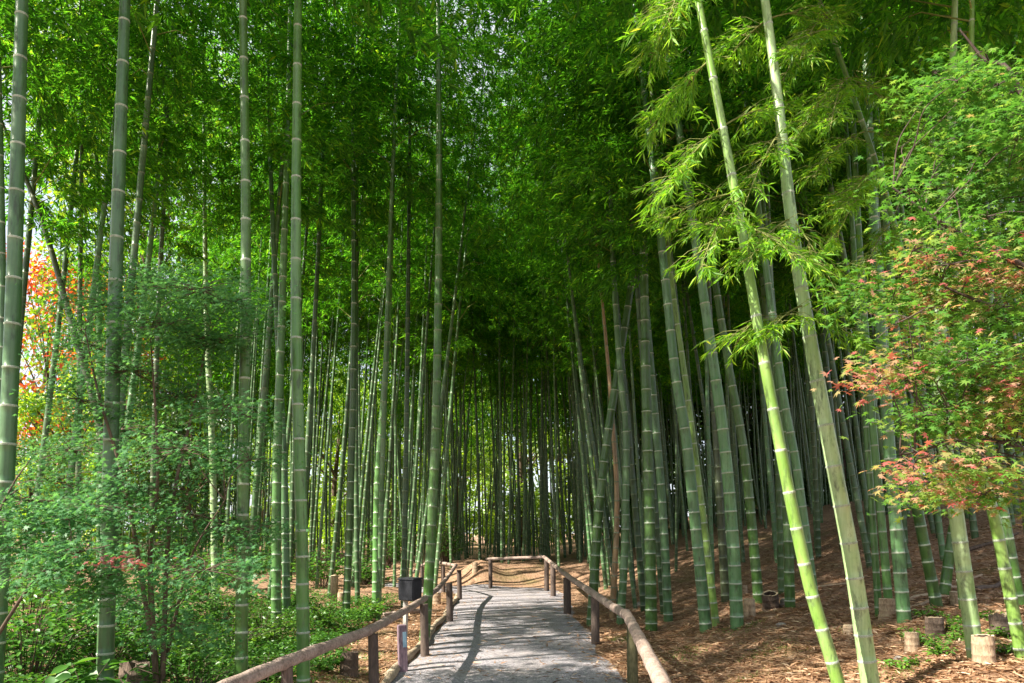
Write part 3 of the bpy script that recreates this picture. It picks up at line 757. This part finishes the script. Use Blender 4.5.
for px, py, rx, w, ts in [(1000, 95, .5, 1.8, .02), (960, 110, .4, 1.3, 0), (1020, 150, .5, 2.0, .0), (965, 165, .45, 1.9, .0), (925, 200, .4, 1.4, .0), (940, 140, .35, 1.0, 0),
                          (1010, 205, .5, 1.5, .0), (960, 235, .45, 1.4, .03), (920, 262, .35, .9, .2), (1015, 265, .5, 1.4, .2), (965, 290, .45, 1.5, .22), (925, 310, .4, 1.1, .12),
                          (1015, 325, .5, 1.6, .1), (960, 345, .45, 1.4, .05), (910, 350, .35, .8, .25), (1010, 375, .5, 1.5, .24), (950, 385, .45, 1.3, .05),
                          (1000, 415, .5, 1.2, .12), (915, 395, .3, .5, .05), (1015, 460, .4, .7, .35), (925, 462, .32, .9, .34), (965, 478, .35, .8, .22), (900, 478, .25, .4, .12), (1020, 500, .3, .4, .3),
                          (1040, 230, .5, .8, .1), (1050, 120, .5, .8, 0), (1050, 400, .5, .8, .1), (985, 70, .3, .5, 0)]:
    for q in range(4):
        Yp = rm.uniform(3.7, 5.4); qx, qy = px + rm.normal(0, 26), py + rm.normal(0, 17)
        if qx < 900 and 200 > qy: qx += 30
        tq = ts + (.04 if 255 < py < 430 and ts > .02 else 0)
        pads.append((at(qx, qy, Yp), rx*rm.uniform(.3, .62), rx*rm.uniform(.3, .62), rm.uniform(.02, .10), w*rm.uniform(.5, 1.3), tq))
maple('turning maple with red-tipped green leaves reaching in from the right edge', bx, stems, pads, 17000, .043, 'maple_turn', 21)
# left green maple
bl = Vector((-3.0, 6.1, tz(-3.0, 6.1)-.05))
stems = [([bl, A(150, 560, 6.0), A(158, 470, 5.9), A(150, 330, 5.9)], .028), ([bl+Vector((.02, 0, .3)), A(170, 520, 6.2), A(195, 400, 6.3), A(215, 300, 6.3)], .024),
         ([bl+Vector((0, 0, .2)), A(128, 500, 5.9), A(100, 400, 5.8), A(85, 330, 5.8)], .022), ([bl+Vector((0, .1, .5)), A(190, 560, 5.8), A(225, 500, 5.6)], .016)]
pads = []
for px, py, rx, w, ts in [(150, 285, .4, 1.6, .0), (200, 290, .4, 1.6, .0), (110, 305, .4, 1.5, 0), (235, 300, .3, .9, 0), (165, 325, .45, 2.0, 0), (90, 345, .4, 1.7, 0), (215, 340, .4, 1.8, 0), (130, 370, .45, 1.3, 0), (180, 395, .4, 1.2, .02),
                          (80, 400, .35, 1.0, 0), (225, 410, .35, .8, 0), (120, 430, .45, 1.3, 0), (180, 450, .4, 1.0, 0), (70, 450, .4, 1.1, 0), (225, 465, .3, .6, 0), (140, 490, .45, 1.2, 0), (90, 505, .4, 1.1, 0), (195, 515, .4, .9, 0),
                          (235, 530, .35, .8, 0), (150, 545, .4, .9, .02), (50, 480, .4, 1.0, 0), (250, 460, .25, .4, 0), (205, 570, .4, .9, 0), (130, 600, .4, .8, 0), (165, 625, .4, .7, 0)]:
    pads.append((at(px, py, rm.uniform(5.2, 6.8)), rx*1.15, rx*1.15, .17, w, ts))
maple('feathery green maple with thin stems filling the left foreground', bl, stems, pads, 23000, .034, 'maple_green', 22, bark='bark')
# low maple with a crimson tip, far left
b2 = Vector((-3.9, 4.7, tz(-3.9, 4.7)-.05))
stems = [([b2, A(20, 600, 4.7), A(60, 560, 4.7), A(110, 545, 4.7)], .016), ([b2, A(-20, 560, 4.7), A(10, 490, 4.8), A(30, 460, 4.8)], .015)]
pads = [(at(px, py, rm.uniform(4.5, 5.0)), rx, rx, .04, w, 0) for px, py, rx, w in [(30, 500, .3, 1), (70, 520, .3, 1), (20, 545, .3, 1), (85, 550, .28, 1), (50, 570, .3, 1), (110, 575, .25, .8), (0, 520, .3, .8), (95, 595, .2, .4)]]
mp = maple('low spreading maple at the left edge with a crimson spray of leaves', b2, stems, pads, 3200, .036, 'maple_green', 23, bark='bark')
g = np.random.default_rng(77); n = 60
c = np.array(tuple(at(122, 562, 4.55)-b2))
P = c + g.normal(0, 1, (n, 3))*[.10, .10, .025]
link('crimson_leaves', star_leaves(P, np.stack([g.normal(0, .4, n), g.normal(-.2, .4, n), np.ones(n)], 1), .036*g.uniform(.6, 1.1, n), g.uniform(0, 6.28, n), g.uniform(0, 1, n), 'crimson_leaves'), M['maple_red'], mp)

# ------------------------------------------------------------------ trees beyond the grove
def tree_proto(seed, H, cr, nleaf, lsz, lo=.06, tk=1.0):
    g = np.random.default_rng(seed); rr = random.Random(seed)
    mb = MB(); top = Vector((rr.uniform(-.6, .6), rr.uniform(-.6, .6), H*.8))
    mb.tube(catmull([Vector((0, 0, -.2)), Vector((.1, 0, H*.3)), top*.75, top], 4), np.linspace(H*.022*tk, H*.004*tk, 13), 8)
    clumps = []
    for k in range(46):
        t = rr.uniform(lo, 1); az = rr.uniform(0, 6.28); rad = cr*math.sqrt(max(.05, 1-((t-.5)/.56)**2))*rr.uniform(.35, 1.05)
        c = Vector((math.cos(az)*rad, math.sin(az)*rad, H*t)); clumps.append((c, rr.uniform(.10, .22)*H*.6))
        if k % 3 == 0:
            s_ = top*min(.9, t*.8); mb.tube([s_, (s_+c)/2+Vector((0, 0, .2)), c], [H*.006*tk, H*.004*tk, H*.0015*tk], 5, caps=False)
    P = []; w = np.array([c[1]**2 for c in clumps]); w /= w.sum()
    idx = g.choice(len(clumps), nleaf, p=w)
    cc = np.array([tuple(c[0]) for c in clumps])[idx]; rr_ = np.array([c[1] for c in clumps])[idx]
    d = g.normal(0, 1, (nleaf, 3)); d /= np.linalg.norm(d, axis=1, keepdims=True)
    P = cc + d*(rr_*g.uniform(.3, 1.05, nleaf))[:, None]*[1, 1, .62]
    D = d + g.normal(0, .6, (nleaf, 3)) + [0, 0, -.2]
    Ls = g.uniform(.7, 1.3, nleaf)*lsz
    tint = np.clip(g.normal(.45, .2, nleaf), 0, 1)
    fm = oval_leaves(P, D, Ls, Ls*.55, g.normal(0, .8, nleaf), tint, 'crown')
    tm = bpy.data.meshes.new('trunk'); tm.from_pydata(mb.v, [], mb.f); tm.polygons.foreach_set('use_smooth', mb.sm); tm.update(); tm.materials.append(M['bark'])
    fm.materials.append(M['tree_lime'])
    return tm, fm
tprotos = [tree_proto(60+k, 10, 3.4, 12000, .19) for k in range(3)] + [tree_proto(80, 10, 3.2, 3000, .18, .2, .5), tree_proto(70, 10, 2.6, 14000, .11, .62, .25)]
def place_tree(x, y, k, sc, mt, label, group, name='broadleaf_tree'):
    o = empty(name, (x, y, tz(x, y)-.05), label, 'tree', group)
    o.rotation_euler = (0, 0, rnd.uniform(0, 6.28)); o.scale = (sc, sc, sc)
    for nm, me in zip(('trunk', 'crown'), tprotos[k]):
        c = bpy.data.objects.new(nm, me); C.objects.link(c); c.parent = o
        if nm == 'crown': c.material_slots[0].link = 'OBJECT'; c.material_slots[0].material = M[mt]
    return o
GL = 'sunlit lime green tree glimpsed between culms beyond the grove'
for i, (px, Yd, sc) in enumerate([(335, 45, 1.1), (395, 49, 1.2), (455, 46, 1.05), (520, 53, 1.3), (262, 50, .8), (590, 52, 1.3), (425, 62, 1.9), (355, 68, 2.1), (490, 70, 2.3), (300, 60, 1.5), (560, 72, 2.4), (205, 58, 1.0)]):
    place_tree((px-512)/FPX*Yd, Yd, i % 3, sc, 'tree_lime', GL, 'sunlit trees beyond the grove')
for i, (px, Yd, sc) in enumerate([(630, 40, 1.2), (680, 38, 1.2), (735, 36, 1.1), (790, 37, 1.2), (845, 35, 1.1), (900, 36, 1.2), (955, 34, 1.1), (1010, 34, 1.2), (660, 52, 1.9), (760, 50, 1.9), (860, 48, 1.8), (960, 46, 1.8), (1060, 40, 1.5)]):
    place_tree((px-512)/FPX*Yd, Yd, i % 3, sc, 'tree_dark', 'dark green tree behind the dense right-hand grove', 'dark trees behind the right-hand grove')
for i, (px, Yd, sc, mt, lb) in enumerate([
    (30, 30, 1.25, 'tree_red', 'red-leaved maple between the far-left culms'), (62, 33, 1.35, 'tree_gold', 'orange-gold maple behind the steeply leaning dark culm'),
    (70, 21, .55, 'tree_lime', 'small yellow-green tree behind the nearly black trunk'), (-10, 30, 1.1, 'tree_gold', 'golden tree at the far left edge'),
    (120, 27, .9, 'tree_lime', 'yellow-green tree behind the left green maple'), (160, 33, 1.1, 'tree_lime', 'taller yellow-green tree left of the pale speckled culm'),
    (30, 14, .32, 'tree_dark', 'small dark green tree low behind the far-left culms'), (190, 24, .6, 'tree_dark', 'dark green tree low behind the mossy green culm'),
    (48, 25, 1.05, 'tree_red', 'nearest scarlet maple beside the thick far-left culm'),
    (100, 26, 1.15, 'tree_lime', 'thinly leaved lime green tree in front of the orange maples')]):
    place_tree((px-512)/FPX*Yd, Yd, 3 if i in (0, 1, 3, 8, 9) else i % 3, sc, mt, lb, None, 'maple_tree' if 'maple' in lb and mt != 'tree_lime' else 'broadleaf_tree')
# leafy tall trees on the upper left, their boughs hanging over the clearing
for i, (px, Yd, sc, lb) in enumerate([(118, 23, 1.8, 'tall light green tree behind the stout culm in the maple')]):
    place_tree((px-512)/FPX*Yd, Yd, 4, sc, 'tree_lime', lb, None)

# ------------------------------------------------------------------ undergrowth
def shrub_mesh(seed, rad, ht, nl, lsz, wr=.5, open_=.0):
    g = np.random.default_rng(seed); ns = max(8, nl//22)
    P = []; D = []; mb = MB()
    for k in range(ns):
        az = g.uniform(0, 6.283); r_ = rad*math.sqrt(g.uniform(0, 1)); h = ht*g.uniform(.35, 1.0)*(1-.45*(r_/rad)**2)
        e = Vector((math.cos(az)*r_, math.sin(az)*r_, h)); b0 = e*.15; b0.z = -.03
        m_ = e*.55 + Vector((0, 0, h*.25))
        mb.tube([b0, m_, e], [.006, .004, .002], 4, caps=False)
        for j in range(22):
            u = g.uniform(.3, 1.02); p = b0*(1-u)**2 + m_*2*u*(1-u) + e*u*u
            a = g.uniform(0, 6.283); P.append(tuple(p)); D.append((math.cos(a), math.sin(a), g.uniform(-.35, .55)))
    P = np.array(P); D = np.array(D); n = len(P)
    Ls = lsz*g.uniform(.55, 1.25, n)
    fm = oval_leaves(P + D*.02, D, Ls, Ls*wr, g.normal(0, .4, n), np.clip(g.beta(2, 2.2, n), 0, 1), 'leaves', .25)
    return mb, fm
def shrub(label, px, py, rad, ht, nl, lsz, mt, seed, name='shrub', Y=None, group=None, wr=.5):
    p = ground(px, py) if Y is None else at(px, py, Y)
    if Y is not None: p.z = tz(p.x, p.y)
    root = empty(name, p, label, 'plant', group)
    mb, fm = shrub_mesh(seed, rad, ht, nl, lsz, wr)
    mb.build('stems', M['bark'], root); link('leaves', fm, M[mt], root); return root
shrub('large-leaved dark shrub in the lower left corner', 5, 700, .5, .75, 330, .11, 'shrub_leaf', 1, Y=4.4)
shrub('broad-leaved plant in front of the dark hollow at the left', 62, 690, .45, .42, 320, .085, 'shrub_leaf', 2, Y=4.7)
shrub('rounded dark shrub behind the low crimson-tipped maple', 30, 600, .9, 1.25, 1300, .09, 'shrub_leaf', 3, Y=7.0)
shrub('dark leafy shrub at the foot of the leaning dark culm', 110, 600, .8, .9, 1100, .09, 'shrub_leaf', 4, Y=8.2)
shrub('pale bluish broad leaves beside the stout left culm', 88, 655, .28, .62, 90, .15, 'shrub_leaf', 5, Y=5.5)
shrub('dense green shrub right of the fibrous root stump', 190, 660, .65, .55, 1000, .065, 'shrub_leaf', 6, Y=6.2)
shrub('bushy fern-green plant between the mossy and the clean front culms', 265, 650, .6, .45, 900, .06, 'herb_leaf', 7, Y=7.2)
shrub('leafy plant close to the foot of the clean straight culm', 325, 640, .4, .38, 520, .07, 'shrub_leaf', 8, Y=8.2)
shrub('bright green herb clump beside the culm with the burnt foot', 325, 618, .45, .42, 520, .07, 'herb_leaf', 9, Y=11.5)
shrub('bright green herb clump left of the black box', 366, 606, .40, .5, 420, .08, 'herb_leaf', 10, Y=13.0)
shrub('low bush behind the mossy front culm', 225, 620, .8, .6, 1100, .065, 'herb_leaf', 11, Y=8.8)
shrub('shadowed evergreen bush behind the left green maple', 150, 590, 1.0, 1.5, 1600, .09, 'shrub_leaf', 12, Y=9.5)
shrub('dark rounded evergreen bush deep in the left grove', 385, 590, 1.0, 2.0, 2200, .09, 'shrub_leaf', 13, Y=23.5)
shrub('dark rounded evergreen bush at the end of the path', 446, 575, .9, 2.3, 2200, .09, 'shrub_leaf', 14, Y=26)
for lb, px, Yd, rad, ht, mt_, sz in [
    ('dark evergreen bush low between the grove culms, left of the slender pale-ringed culm', 322, 19.5, 1.0, 1.3, 'shrub_leaf', .11),
    ('dark evergreen bush behind the mossy front culm, deep in the grove', 236, 17.5, 1.1, 1.5, 'shrub_leaf', .11),
    ('dark evergreen bush behind the whitish slender culm', 200, 15.0, .9, 1.2, 'shrub_leaf', .10),
    ('low dark bush just left of the light grey kinked culm', 362, 21.5, .9, 1.0, 'shrub_leaf', .11),
    ('dark evergreen bush behind the sturdy grey-green culm', 278, 21.0, 1.1, 1.4, 'shrub_leaf', .11),
    ('fern-like green bush between the mossy culm and the ferny bank culms', 262, 9.6, .6, .6, 'herb_leaf', .06),
    ('wide leafy bush at the back of the left bank', 215, 11.5, .9, .8, 'shrub_leaf', .08),
    ('leafy bush behind the stout left culm', 120, 11, .9, .9, 'herb_leaf', .08),
    ('spreading bush under the speckled slender culm', 165, 8.0, .7, .6, 'herb_leaf', .06),
    ('low bush behind the sturdy grey-green culm', 292, 13.5, .7, .6, 'shrub_leaf', .08),
    ('tall bush at the far left behind the broad-leaved plants', 30, 9.5, 1.1, 1.6, 'herb_leaf', .09)]:
    shrub(lb, px, 600, rad, ht, 1300, sz, mt_, int(px), Y=Yd)
shrub('small green seedling by the largest cut stump in the lower right', 1005, 636, .16, .14, 110, .045, 'herb_leaf', 15)
for i, (px, py) in enumerate([(925, 618), (948, 632), (932, 645), (960, 624), (968, 640), (915, 640), (990, 622), (955, 642), (940, 655), (1012, 655), (905, 668)]):
    shrub('small bright seedling clump among the cut stumps on the right bank', px, py, .19, .15, 110, .045, 'herb_leaf', 30+i, 'seedling', group='seedlings among the stumps')
# ground cover and grass: nobody could count it
def scatter_ground(n, gen, seed):
    g = np.random.default_rng(seed); x, y = gen(g, n); z = terrain(x, y)
    return g, np.stack([x, y, z], 1)
def gen_left(g, n):
    y = 4.2 + 13*g.beta(1.1, 1.8, n); x = -1.75 - np.abs(g.normal(0, 1, n))*2.3 - .05*y
    k = (x > -.78*y-.4) & ~((x > -2.5) & (y > 6.3) & (g.random(n) < .92)); return x[k], y[k]
g, P = scatter_ground(60000, gen_left, 3)
n = len(P); P[:, 2] += g.uniform(.0, .16, n)*(.5+.8*(np.sin(P[:, 0]*2.3)*np.cos(P[:, 1]*1.9) > -.2)); a = g.uniform(0, 6.283, n)
D = np.stack([np.cos(a), np.sin(a), g.uniform(-.3, .8, n)], 1); Ls = g.uniform(.03, .075, n)
o = link('ground_cover', oval_leaves(P, D, Ls, Ls*.5, g.normal(0, .4, n), np.clip(g.beta(2, 2.5, n), 0, 1), 'ground_cover'), M['shrub_leaf'])
tag(o, 'low leafy green ground cover on the bank left of the railing', 'ground cover', kind='stuff')
def gen_grass(g, n):
    cs = np.array([(2.0, 5.6), (2.3, 7.2), (2.2, 9.0), (3.3, 6.2), (4.6, 6.8), (4.0, 8.3), (3.1, 9.5), (-1.9, 7.8), (-1.8, 9.5), (-2.4, 9.0), (1.7, 11), (5.2, 6.4), (-1.9, 8.4), (2.9, 8.0), (2.5, 4.9)])
    i = g.integers(0, len(cs), n); p = cs[i] + g.normal(0, .17, (n, 2)); k = (np.abs(p[:, 0]) > 1.42); return p[k, 0], p[k, 1]
g, P = scatter_ground(5200, gen_grass, 4); n = len(P); a = g.uniform(0, 6.283, n)
D = np.stack([np.cos(a)*.5, np.sin(a)*.5, g.uniform(.3, 1, n)], 1); Ls = g.uniform(.025, .07, n)
o = link('grass', blade_leaves(P, D, Ls, np.full(n, .006), g.normal(0, .5, n), g.uniform(.2, 1, n), g, 'grass'), M['herb_leaf'])
tag(o, 'thin patches of short green grass in the leaf litter', 'grass', kind='stuff')
def gen_litter(g, n):
    y = 3.6 + 20*g.beta(1.0, 2.6, n); s = np.where(g.random(n) < .74, 1, -1)
    x = np.where(s > 0, 1.30 - .35*g.random(n)**6 + (1+.62*y)*g.random(n)**1.15, -1.45 - 4.2*g.random(n)**1.3); k = g.random(n) < .03; x[k] = g.uniform(-1.2, 1.15, k.sum()); return x, y
g, P = scatter_ground(100000, gen_litter, 6); n = len(P); P[:, 2] += g.uniform(.003, .02, n); a = g.uniform(0, 6.283, n)
D = np.stack([np.cos(a), np.sin(a), g.normal(.05, .16, n)], 1); Ls = g.uniform(.06, .15, n)
o = link('leaf_litter', blade_leaves(P, D, Ls, Ls*g.uniform(.11, .2, n), g.normal(0, .35, n), np.clip(g.beta(2, 2, n), 0, 1), g, 'leaf_litter', .05), M['litter'])
tag(o, 'straw-brown fallen bamboo leaves covering the forest floor', 'leaf litter', kind='stuff')

# ------------------------------------------------------------------ railings
def rail_from_px(pts):
    return [at(px, py, Yd) for px, py, Yd in pts]
def post_part(root, top, r, mt, depth=.25, lean=(0, 0)):
    mb = MB(); zb = tz(top.x, top.y)
    b = Vector((top.x-lean[0], top.y-lean[1], zb-depth))
    mb.tube([b-root.location, (b+top)/2-root.location, top-root.location], [r*1.06, r, r*.97], 10, wob=.12, seed=int(top.y*100))
    return mb.build('post', M[mt], root)
def rail_part(root, pts, r0, r1, seed, name='rail'):
    rr = random.Random(seed); ln = catmull([p-root.location for p in pts], 8); k = len(ln)
    rad = []
    for i in range(k):
        rr_ = r0+(r1-r0)*i/(k-1)
        rad.append(rr_*(1+.05*math.sin(i*1.9)+rr.uniform(-.04, .04)))
    mb = MB(); mb.tube(ln, rad, 12, wob=.05, seed=seed)
    return mb.build(name, M['rail'], root)
rootL = empty('wooden_railing', (-1.45, 6.9, 0), 'rustic log railing on dark posts along the left edge of the path', 'railing')
LR = rail_from_px([(150, 724, 3.5), (236, 683, 4.5), (299, 657, 5.4), (368, 631, 6.86), (399, 614, 8.4), (421, 601, 10), (437, 589.5, 12.6), (447, 578, 15.4), (456, 565, 18.2)])
rail_part(rootL, LR[:4], .050, .047, 1); rail_part(rootL, [LR[3]-Vector((0, .04, 0)), *LR[4:7]], .047, .044, 2); rail_part(rootL, LR[6:], .044, .046, 3)
back = [at(456, 565.5, 18.25), at(445, 563.5, 19.4), at(432, 562, 20.4)]
rail_part(rootL, back, .042, .04, 4); rail_part(rootL, [at(431, 562, 20.45), at(421, 566, 21.0), at(407, 577, 21.6)], .042, .04, 5)
for (px, py, Yd, r, mt) in [(287, 667, 5.2, .045, 'post'), (373, 634, 6.95, .052, 'post'), (424, 604, 9.65, .058, 'post'), (449, 583, 13.4, .062, 'post'), (459, 570, 17.8, .06, 'post'), (443, 566, 19.6, .06, 'post'), (422, 567, 20.95, .055, 'post')]:
    post_part(rootL, at(px, py, Yd), r, mt, lean=(-.03, 0))
rootR = empty('wooden_railing', (1.25, 7.8, 0), 'rustic log railing along the right edge of the path, turning across its end', 'railing')
RR = rail_from_px([(675, 708, 3.95), (626.5, 613.5, 7.85)])
rail_part(rootR, [RR[0].lerp(RR[1], k/3) for k in range(4)], .058, .052, 6)
rail_part(rootR, rail_from_px([(627, 615.5, 7.75), (607, 603, 9.4), (592, 592.5, 10.7), (567, 575.5, 14.6), (544, 557, 20.5)]), .054, .052, 7)
rail_part(rootR, rail_from_px([(544, 557, 20.6), (515, 558, 20.9), (486, 559, 21.2)]), .045, .043, 8)
for (px, py, Yd, r, mt) in [(632, 622, 7.85, .060, 'post_moss'), (595, 597, 10.75, .066, 'post'), (567, 577.5, 14.65, .08, 'post'), (553, 565.5, 18.6, .07, 'post'), (546.5, 560, 20.4, .07, 'post'), (490.5, 560, 21.15, .06, 'post')]:
    post_part(rootR, at(px, py, Yd), r, mt)

# ------------------------------------------------------------------ black box on its stand, marker post, plank
p = at(410, 600, 11.2); p.z = tz(p.x, p.y)
box = empty('box_lamp', p, 'dark charcoal box on a pale post behind the left railing', 'box lamp')
box.rotation_euler = (0, 0, R(-24))
zb = at(410, 600, 11.2).z - p.z
def shape_box(name, mt, parent, w, d, z0, z1, tw=1.0, x=0, y=0, bev=.012):
    import bmesh
    bm = bmesh.new(); bmesh.ops.create_cube(bm, size=1)
    for v in bm.verts:
        k = tw if v.co.z > 0 else 1
        v.co = Vector((v.co.x*w*k+x, v.co.y*d*k+y, z0+(v.co.z+.5)*(z1-z0)))
    if bev: bmesh.ops.bevel(bm, geom=bm.edges[:], offset=bev, segments=2, affect='EDGES')
    me = bpy.data.meshes.new(name); bm.to_mesh(me); bm.free(); return link(name, me, M[mt], parent)
shape_box('housing', 'charcoal', box, .27, .27, zb, zb+.32, 1.04)
shape_box('lid', 'charcoal', box, .30, .30, zb+.322, zb+.35, .97, bev=.006)
shape_box('post', 'pale_metal', box, .06, .06, -.2, zb-.012, 1, -.08, 0, bev=.004)
shape_box('mounting_plate', 'pale_metal', box, .2, .2, zb-.012, zb-.001, 1, bev=.002)
p = ground(403, 672); mk = empty('marker_post', p, 'square purplish marker post with a pale blue tag, left of the path', 'marker post')
mk.rotation_euler = (R(1), R(-2.5), R(20))
shape_box('post', 'marker', mk, .105, .105, -.2, .56, .97, bev=.008)
shape_box('tag', 'tagblue', mk, .045, .004, .30, .48, 1, .02, -.056, bev=.001)
p0, p1 = ground(383, 618), ground(424, 613)
fl = empty('plank', (p0+p1)/2, 'short weathered plank lying on the ground under the dark box', 'plank')
mb = MB(); mb.tube([p0-fl.location+Vector((0, 0, .05)), Vector((0, 0, .06)), p1-fl.location+Vector((0, 0, .05))], [.05, .05, .05], 8); mb.build('board', M['rail'], fl)

# ------------------------------------------------------------------ stumps
def stump(label, px, py, w, h, seed, mt='stump', hollow=False, tilt=(0, 0), ragged=.025, name='bamboo_stump', cat='stump'):
    p = ground(px, py); k = p.y/FPX*.92; r = w*k/2; H = h*k; rr = random.Random(seed)
    root = empty(name, p - Vector((0, 0, .0)), label, cat)
    root.rotation_euler = (tilt[0], tilt[1], rr.uniform(0, 6.28))
    n = 22; prof = [(-.08, 1.12), (0, 1.12), (H*.12, 1.03), (H*.30, 1.0), (H*.33, 1.05), (H*.37, 1.0), (H*.68, .99), (H*.71, 1.035), (H*.75, .985), (H, .97)]
    mb = MB(); vs = []
    lob = [1+.05*math.sin(3*a*6.283/n+seed)+rr.uniform(-.02, .02) for a in range(n)]
    rag = [rr.uniform(-1, 1)*ragged*H for a in range(n)]
    for i, (z, q) in enumerate(prof):
        for a in range(n):
            an = 6.283*a/n; zz = z + (rag[a] if i == len(prof)-1 else 0) + (.05*r*math.cos(an+seed) if i == len(prof)-1 else 0)
            vs.append((r*q*lob[a]*math.cos(an), r*q*lob[a]*math.sin(an), zz))
    fs = [(i*n+a, i*n+(a+1) % n, (i+1)*n+(a+1) % n, (i+1)*n+a) for i in range(len(prof)-1) for a in range(n)]
    mb.add(vs, fs, 0, True); mb.build('bark_wall', M[mt], root)
    mb = MB(); top = vs[-n:]; inner = .78 if hollow else .0
    if hollow:
        i1 = [(x*.76, y*.76, z-.004) for x, y, z in top]; i2 = [(x*.72, y*.72, H*.35) for x, y, z in top]
        mb.add(top+i1, [(a, (a+1) % n, n+(a+1) % n, n+a) for a in range(n)]); mb.build('cut_rim', M['cut'], root)
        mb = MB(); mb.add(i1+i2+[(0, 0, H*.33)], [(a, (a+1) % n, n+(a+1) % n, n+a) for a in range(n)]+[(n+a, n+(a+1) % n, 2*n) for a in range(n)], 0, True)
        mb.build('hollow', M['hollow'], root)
    else:
        mb.add([(x, y, z) for x, y, z in top]+[(0, 0, H+.03*r)], [(a, (a+1) % n, n) for a in range(n)]); mb.build('cut_face', M['cut' if mt == 'stump' else 'stump_dark'], root)
    return root
stump('largest pale cut bamboo stump in the lower right corner', 984, 664, 21, 30, 1, hollow=True)
stump('short tan stump in front of the weedy patch on the right bank', 912, 651, 14, 19, 2, hollow=True)
stump('squat greyish stump with weeds at its right side', 935, 636, 18, 19, 3, mt='stump_dark', hollow=True)
stump('squat brown stump at the foot of the pale grey culm', 889, 617, 18, 19, 4, hollow=False)
stump('small tan stump beside the pale-ringed blue-green culm', 750, 617, 12, 19, 5)
stump('tilted blackened hollow stump in the middle of the right bank', 771, 609, 17, 18, 6, mt='stump_dark', hollow=True, tilt=(R(12), R(14)))
stump('small orange-brown stump against the broad yellowish culm', 956, 606, 11, 15, 7)
stump('broken jagged hollow stump near the bright corner culm', 1001, 633, 20, 18, 8, mt='stump_dark', hollow=True, ragged=.18, tilt=(0, R(10)))
stump('low grey stump at the left of the stoutest pale culm', 850, 634, 13, 9, 9)
stump('small pale stump behind the small tan one', 744, 593, 8, 8, 10)
stump('dark weathered stump under the left railing', 349, 676, 19, 25, 11, mt='stump_dark', ragged=.04)
stump('shaggy dark fibrous root stump at the bottom left', 134, 696, 30, 34, 12, mt='stump_dark', ragged=.14)
stump('tall tan stump behind the bright herbs', 334, 602, 8, 28, 13)
stump('shorter tan stump right beside the tall tan one', 341, 606, 8, 14, 14)
stump('little sawn stump on top of the earth mound at the path end', 475, 571, 6, 9, 15)
stump('small stump beside the posts of the left railing bend', 436, 604, 10, 12, 16)
def fallen(label, a, b, r, mt='stump', name='fallen_branch'):
    p, q = ground(*a), ground(*b); c_ = (p+q)/2; root = None
    pts = []
    for k in range(9):
        t = k/8; x, y = p.x+(q.x-p.x)*t, p.y+(q.y-p.y)*t
        pts.append(Vector((x+.03*math.sin(5*t+a[0]), y+.03*math.cos(6*t), tz(x, y)+r*.8))-c_)
    mb = MB(); mb.tube(pts, [r*(1-.5*k/8) for k in range(9)], 8, wob=.2)
    o = mb.build(name, M[mt]); o.location = c_; return tag(o, label, 'branch')
fallen('long fallen branch lying behind the pale grey culm', (905, 604), (985, 577), .035)
fallen('fallen stick lying between the broad yellowish culm and its neighbours', (908, 611), (955, 596), .025)
fallen('fallen branch on the slope at the right edge', (975, 592), (1022, 572), .04, 'stump_dark')
fallen('thin fallen stick on the slope left of the slim culms', (815, 590), (868, 577), .022)
fallen('dark fallen branch lying high on the right slope', (960, 556), (1020, 535), .04, 'stump_dark')
fallen('short dark twig in the leaf litter below the small stump', (744, 652), (762, 649), .012, 'stump_dark')
def stone(label, px, py, w, h, seed):
    import bmesh
    p = ground(px, py); k = p.y/FPX; rr = random.Random(seed); bm = bmesh.new(); bmesh.ops.create_icosphere(bm, subdivisions=3, radius=1)
    ph = [rr.uniform(0, 6) for _ in range(4)]
    for v in bm.verts:
        c_ = v.co; s_ = 1+.13*math.sin(2.3*c_.x+ph[0])+.11*math.sin(3.1*c_.y+ph[1])+.08*math.sin(4.5*c_.z+ph[2])+.05*math.sin(7*c_.x+5*c_.y+ph[3])
        v.co = Vector((c_.x*s_*w*k/2, c_.y*s_*w*k*.4, c_.z*s_*h*k/2))
    me = bpy.data.meshes.new('stone'); bm.to_mesh(me); bm.free(); o = link('stone', me, M['stone'], smooth=True)
    o.location = p + Vector((0, 0, h*k*.25)); return tag(o, label, 'stone')
stone('rounded tan stone right of the tilted hollow stump', 786, 606, 14, 10, 1)
stone('flat pale stone in the litter in front of the tilted hollow stump', 781, 627, 9, 6, 2)
stone('small stone at the right foot of the stoutest pale culm', 898, 660, 9, 5, 3)
stone('small grey stone near the bend of the right railing', 640, 606, 8, 5, 4)
stone('dark stone beside the foot of the black box post', 396, 616, 9, 6, 5)
